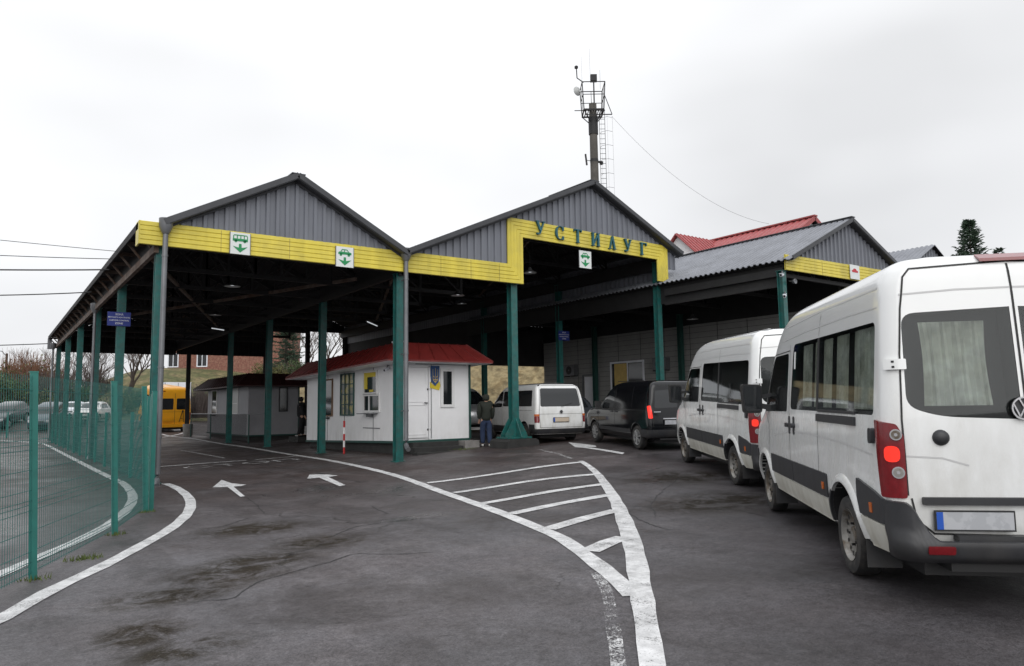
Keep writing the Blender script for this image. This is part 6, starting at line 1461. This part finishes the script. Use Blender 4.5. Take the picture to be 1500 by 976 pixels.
# ------------------------------------------------------------------ vegetation
def bare_tree_mesh(seed, h=9, twig='twig', spread=.55, lv=5):
    r = random.Random(seed); T = MB(); C = MB()
    def rec(p, d, L_, rad, k):
        n = 3; pts = [p]; q = p; dd = d
        for i in range(n): dd = (dd+Vector((r.uniform(-1, 1), r.uniform(-1, 1), r.uniform(-.3, .6)))*.16).normalized(); q = q+dd*L_/n; pts.append(q)
        (T if k >= lv-1 else C).path(pts, lambda t: rad*(1-.4*t), 5 if k >= lv-1 else 3)
        if k == 0: return
        m = 3 if k > 1 else 4
        for i in range(m+(1 if k == lv else 0)):
            a = r.uniform(0, 6.28); t = r.uniform(.35, 1) if i else 1; b = pts[0].lerp(pts[-1], t) if t < 1 else pts[-1]
            s = Vector((cos(a), sin(a), r.uniform(-.1, .5)))*spread*r.uniform(.7, 1.3); rec(b, (dd+s).normalized(), L_*r.uniform(.58, .82), rad*.55, k-1)
    rec(Vector((0, 0, -.3)), Vector((0, 0, 1)), h*.30, h*.018, lv)
    a = T.mesh('trunk', fix=False); a.materials.append(M('bark')); b = C.mesh('crown', fix=False); b.materials.append(M(twig)); return a, b
def place_tree(name, meshes, x, y, z, rz, s, label, cat, group):
    E_ = empty(name, (x, y, z), label, cat, group, (0, 0, rz), local=True); E_.scale = (s, s, s*R.uniform(.92, 1.1))
    for nm, me in zip(('trunk', 'crown'), meshes): link(nm, me, E_)
    return E_
TM = [bare_tree_mesh(s) for s in (1, 2, 3)]
def along(px_, d):
    xp = (px_-750)/1054.2; return d*(.588+xp*.809), d*(.809-xp*.588)
spots = [(28, 78, 1.0, .95), (62, 74, 1.1, 1.1), (92, 80, 1.4, 1.15), (122, 76, 1.6, 1.2), (150, 84, 2.2, 1.15), (188, 72, 2.0, 1.35), (212, 90, 4.5, 1.0), (445, 70, 4.5, .9), (476, 78, 5, 1.0), (503, 66, 4.6, 1.15), (540, 74, 5, 1.1), (590, 70, 6, 1.0), (437, 92, 6, 1.1)]
words = ['at the far left edge above the bushes', 'behind the parked cars near the nearest fence post', 'seen between the first far columns of the left row', 'behind the far columns of the left row', 'seen between the sign column and its neighbour', 'with thick forked limbs beside the sign column', 'left of the brick house', 'right of the spruce over the kiosk roof', 'filling the gap over the dark kiosk roof', 'standing in the window of sky left of the red roof', 'hidden mostly behind the red roof', 'behind the red kiosk roof on the right', 'farthest back beside the spruce']
for i, (p, d, z, s) in enumerate(spots):
    x, y = along(p, d); place_tree('bare_tree', TM[i % 3], x, y, z, R.uniform(0, 6), s, 'leafless tree '+words[i], 'tree', 'leafless trees beyond the yard')
def spruce_mesh(seed, h=10, rad=2.4, n=230, fine=1.0, ex=.9):
    r = random.Random(seed); T = MB(); C = MB(); T.path([Vector((0, 0, -.5)), Vector((0, 0, h*.5)), Vector((0, 0, h))], lambda t: .2*(1-t)+.012, 7)
    for i in range(n):
        t = .06+.93*(1-(1-r.random())**1.25); z = h*t; L_ = (rad*(1-t)**ex+.08)*r.uniform(.55, 1.15); a = r.uniform(0, 6.283); p = Vector((0, 0, z)); rise = -.38+.8*t+r.uniform(-.12, .12); u = Vector((cos(a), sin(a), rise)).normalized(); v = Vector((-sin(a), cos(a), 0)); tip = p+u*L_+Vector((0, 0, .14*L_)); C.path([p, p+u*L_*.6, tip], .014, 3)
        k = max(8, int(L_*26*fine))
        for j in range(k):
            f = .1+.9*(j+r.random())/k; q = p.lerp(tip, f)+Vector((0, 0, -.05*sin(f*pi)*L_)); s = r.choice((-1, 1)); ll = r.uniform(.10, .24)*(1.25-.6*f)*(1.4 if fine < 1 else 1); w = v*s*ll*r.uniform(.5, 1)+u*ll*.8+Vector((0, 0, r.uniform(-.14, .05))); e = Vector((r.uniform(-.03, .03), r.uniform(-.03, .03), .03)); C.add([q, q+w*.5+e, q+w, q+w*.5-e], [(0, 1, 2, 3)])
    a = T.mesh('trunk', fix=False); a.materials.append(M('bark')); b = C.mesh('crown', fix=False); b.materials.append(M('leaf_spruce')); return a, b
SM = spruce_mesh(5, 10, 2.4, 420, .8)
x, y = along(418, 76); place_tree('spruce_tree', SM, x, y, 4.0, 0, 1.15, 'tall dark spruce seen over the dark kiosk roof', 'tree', 'spruces')
place_tree('spruce_tree', spruce_mesh(9, 12, 2.9, 700, .8, .76), 49.3, 18.9, .9, 1, 1.04, 'dark spruce top showing above the nearest van', 'tree', 'spruces'); place_tree('spruce_tree', SM, 50.75, 17.9, .6, 2, 1.02, 'smaller spruce top just right of the other one', 'tree', 'spruces')
def shrub_mesh(seed, w, h, leaf, n=2600, twigs=70, tm='twig'):
    r = random.Random(seed); T = MB(); C = MB(); cl = [(r.uniform(-.8, .8)*w, r.uniform(-.5, .5)*w, r.uniform(.25, .95)*h, r.uniform(.25, .5)*min(w, h)) for _ in range(12)]
    for i in range(twigs):
        a = r.uniform(0, 6.28); q = Vector((r.uniform(-.7, .7)*w, r.uniform(-.4, .4)*w, 0)); T.path([q, q+Vector((cos(a)*.15*w, sin(a)*.15*w, h*.5)), q+Vector((cos(a)*.35*w, sin(a)*.35*w, h*r.uniform(.8, 1.2)))], lambda t: .03*(1-t)+.006, 3)
    for i in range(n):
        c = r.choice(cl); d = Vector((r.gauss(0, 1), r.gauss(0, 1), r.gauss(0, .8))).normalized()*c[3]*r.uniform(.5, 1.05); p = Vector(c[:3])+d
        if p.z < .02: continue
        u = Vector((r.uniform(-1, 1), r.uniform(-1, 1), r.uniform(-1, 1))).normalized(); v = u.cross(Vector((r.uniform(-1, 1), r.uniform(-1, 1), r.uniform(-1, 1)))).normalized(); s = r.uniform(.05, .12); C.add([p-u*s, p+v*s*.7, p+u*s, p-v*s*.7], [(0, 1, 2, 3)])
    a = T.mesh('stem', fix=False); a.materials.append(M(tm)); b = C.mesh('foliage', fix=False); b.materials.append(M(leaf)); return a, b
def place_shrub(meshes, p, d, z, s, label, rz=0):
    x, y = along(p, d); E_ = empty('shrub', (x, y, z), label, 'shrub', 'shrubs beyond the yard', (0, 0, rz), local=True); E_.scale = (s, s, s)
    for nm, me in zip(('stem', 'foliage'), meshes): link(nm, me, E_)
S1 = shrub_mesh(1, 2.2, 3.0, 'leaf_green'); S2 = shrub_mesh(2, 2.2, 2.6, 'leaf_olive'); S3 = shrub_mesh(3, 2.4, 3.6, 'leaf_olive', 500, 420, 'twig_red'); S4 = shrub_mesh(4, 2.2, 3.4, 'leaf_green', 150, 420)
for i, (m_, p, d, z, s, l) in enumerate(((S1, -12, 66, 1.3, 1.25, 'dark green shrub cut by the left edge'), (S1, 14, 64, 1.3, 1.1, 'dark green shrub behind the leftmost parked car'), (S2, 26, 65, 1.3, 1.2, 'yellowish shrub left of the nearest fence post'), (S3, 44, 70, 1.4, 1.5, 'reddish brown twiggy shrub above the yellowish one'), (S3, 22, 76, 1.6, 1.4, 'reddish twiggy shrub behind the utility pole'), (S4, 66, 68, 1.3, 1.1, 'leafless grey shrub right of the nearest fence post'), (S4, 90, 72, 1.3, 1.2, 'grey twiggy shrub behind the far columns'), (S1, 112, 70, 1.3, .9, 'low green shrub behind the far columns'), (S4, 140, 78, 2.0, 1.1, 'grey twiggy shrub on the foot of the bank'), (S2, 168, 70, 1.3, .8, 'low olive shrub beside the sign column'), (S1, 205, 74, 1.6, .7, 'small green shrub left of the yellow bus'), (S4, 296, 68, 1.0, .8, 'grey shrub right of the box truck'), (S2, 402, 70, 3.6, .9, 'green shrub below the spruce'), (S1, 426, 72, 3.6, .9, 'dark green shrub below the spruce'))):
    place_shrub(m_, p, d, z, s, l, i*1.3)

# ------------------------------------------------------------------ people
def skin(name, verts, edges, m, parent, root=0, sub=2):
    me = bpy.data.meshes.new(name); me.from_pydata([v[:3] for v in verts], edges, []); o = bpy.data.objects.new(name, me); COL.objects.link(o)
    md = o.modifiers.new('s', 'SKIN'); md.use_smooth_shade = True
    for i, v in enumerate(verts): sv = me.skin_vertices[0].data[i]; sv.radius = (v[3], v[4] if len(v) > 4 else v[3]); sv.use_root = (i == root)
    ss = o.modifiers.new('b', 'SUBSURF'); ss.levels = sub; ss.render_levels = sub
    dg = bpy.context.evaluated_depsgraph_get(); dg.update(); r = bpy.data.meshes.new_from_object(o.evaluated_get(dg)); bpy.data.objects.remove(o); r.materials.clear(); r.materials.append(M(m)); r.name = name
    for p in r.polygons: p.use_smooth = True
    return link(name, r, parent)
def person(x, y, az, label, coat, trousers, shoes, hood=False, h=1.72, phase=1, g=None):
    E_ = empty('person', (x, y, gz(x, y) if g is None else g), label, 'person', None, (0, 0, pi/2-radians(az)), local=True); k = h/1.75; E_.scale = (k, k, k)
    s = phase*.10
    V = [(0, 0, .95, .13, .10), (0, 0, 1.18, .12, .09), (0, 0, 1.40, .15, .10), (0, 0, 1.50, .055), (.01, 0, 1.56, .05), (.02, 0, 1.66, .082, .095), (.01, 0, 1.73, .065, .075)]
    Ed = [(0, 1), (1, 2), (2, 3), (3, 4), (4, 5), (5, 6)]
    def chain(st, pts):
        p = st
        for q in pts: V.append(q); Ed.append((p, len(V)-1)); p = len(V)-1
        return p
    for sd in (1, -1):
        chain(0, [(0, sd*.10, .88, .085), (s*sd*.5+.02, sd*.10, .50, .06), (s*sd-.03, sd*.10, .10, .04), (s*sd+.10, sd*.11, .04, .035)])
        w = chain(2, [(0, sd*.19, 1.40, .055), (-.03, sd*.215, 1.14, .042), (.08, sd*.20, .92, .030), (.11, sd*.20, .86, .03)])
        for j in range(4): yy = sd*.20+(j-1.5)*.02*sd; chain(w, [(.13+.01*j, yy, .80, .010), (.15, yy, .76-.004*abs(j-1), .008)])
        chain(w, [(.15, sd*.185, .845, .011), (.165, sd*.18, .81, .009)])
    skin('body', V, Ed, 'skin', E_)
    # nose and ears
    mb = MB(); mb.add([(.115, 0, 1.69), (.112, .018, 1.635), (.112, -.018, 1.635), (.14, 0, 1.64)], [(0, 1, 3), (0, 3, 2), (1, 2, 3)])
    for sd in (1, -1): mb.lathe([(0, -.01), (.028, -.006), (.03, .006), (0, .01)], (.01, sd*.092, 1.66), 'y', 10)
    mb.build('facial_feature', 'skin', E_)
    mb = MB()
    for sd in (1, -1): mb.lathe([(0, .006), (.010, 0)], (.103, sd*.033, 1.67), 'x', 8)
    mb.bar((.104, -.025, 1.605), (.104, .025, 1.605), .006, .008); mb.build('eyes_and_mouth', 'cloth_black', E_)
    JV = [(0, 0, .80, .22, .19), (0, 0, 1.05, .21, .17), (0, 0, 1.25, .22, .165), (0, 0, 1.42, .22, .15), (0, 0, 1.51, .11)]; JE = [(0, 1), (1, 2), (2, 3), (3, 4)]
    for sd in (1, -1):
        JV += [(0, sd*.20, 1.41, .095), (-.03, sd*.235, 1.14, .08), (.07, sd*.22, .90, .06)]; n = len(JV); JE += [(3, n-3), (n-3, n-2), (n-2, n-1)]
    skin('jacket', JV, JE, coat, E_)
    TV = [(0, 0, .98, .18, .15), (0, 0, .88, .15, .13)]; TE = [(0, 1)]
    for sd in (1, -1):
        TV += [(0, sd*.10, .84, .125), (s*sd*.5+.02, sd*.10, .50, .10), (s*sd-.03, sd*.10, .08, .08)]; n = len(TV); TE += [(1, n-3), (n-3, n-2), (n-2, n-1)]
    skin('trousers', TV, TE, trousers, E_)
    for sd in (1, -1): skin('shoe', [(s*sd-.06, sd*.10, .05, .045, .05), (s*sd+.04, sd*.105, .045, .048, .045), (s*sd+.16, sd*.11, .03, .035, .03)], [(0, 1), (1, 2)], shoes, E_)
    if hood: skin('hood', [(-.05, 0, 1.50, .12), (-.03, 0, 1.62, .13), (-.02, 0, 1.74, .11, .12)], [(0, 1), (1, 2)], coat, E_)
    else: skin('hair', [(-.03, 0, 1.62, .09), (-.02, 0, 1.70, .11, .115), (.02, 0, 1.76, .085, .09)], [(0, 1), (1, 2)], 'hair', E_)
    return E_
person(13.25, 19.75, 20, 'person in dark green jacket and blue jeans seen from behind, right of the kiosk', 'jacket', 'jeans', 'shoe', True, h=1.72)
person(11.25, 31.4, 100, 'person in black standing in the gap between the kiosks, on the left', 'cloth_black', 'cloth_black', 'cloth_black', True, h=1.78, g=.45); person(12.0, 31.8, -100, 'person in black standing in the gap between the kiosks, on the right', 'cloth_black', 'cloth_black', 'cloth_black', h=1.84, g=.45)
def bag():
    x, y = 11.75, 30.9; mb = MB(); mb.lathe([(0, 0), (.12, .01), (.15, .12), (.12, .24), (.05, .30), (.07, .38), (.10, .42), (0, .40)], (x, y, .55), n=12); o = mb.build('white_bag', 'lamp_white', origin=(x, y, .5), smooth=60); tag(o, 'small white bag standing on the dark crate between the kiosks', 'bag')
    mb = MB(); mb.bb(11.0, 13.0, 31.05, 32.3, gz(12, 31)-.05, .449); o = mb.build('loading_platform', 'concrete_dark', origin=(12, 31.6, 0)); tag(o, 'low dark platform in the gap between the kiosks', 'platform')
    mb = MB(); mb.bb(11.4, 12.1, 30.6, 31.0, gz(12, 31)-.02, .55); o = mb.build('storage_crate', 'black', origin=(11.7, 30.8, 0)); tag(o, 'dark crate with a white bag on it', 'crate')
bag()
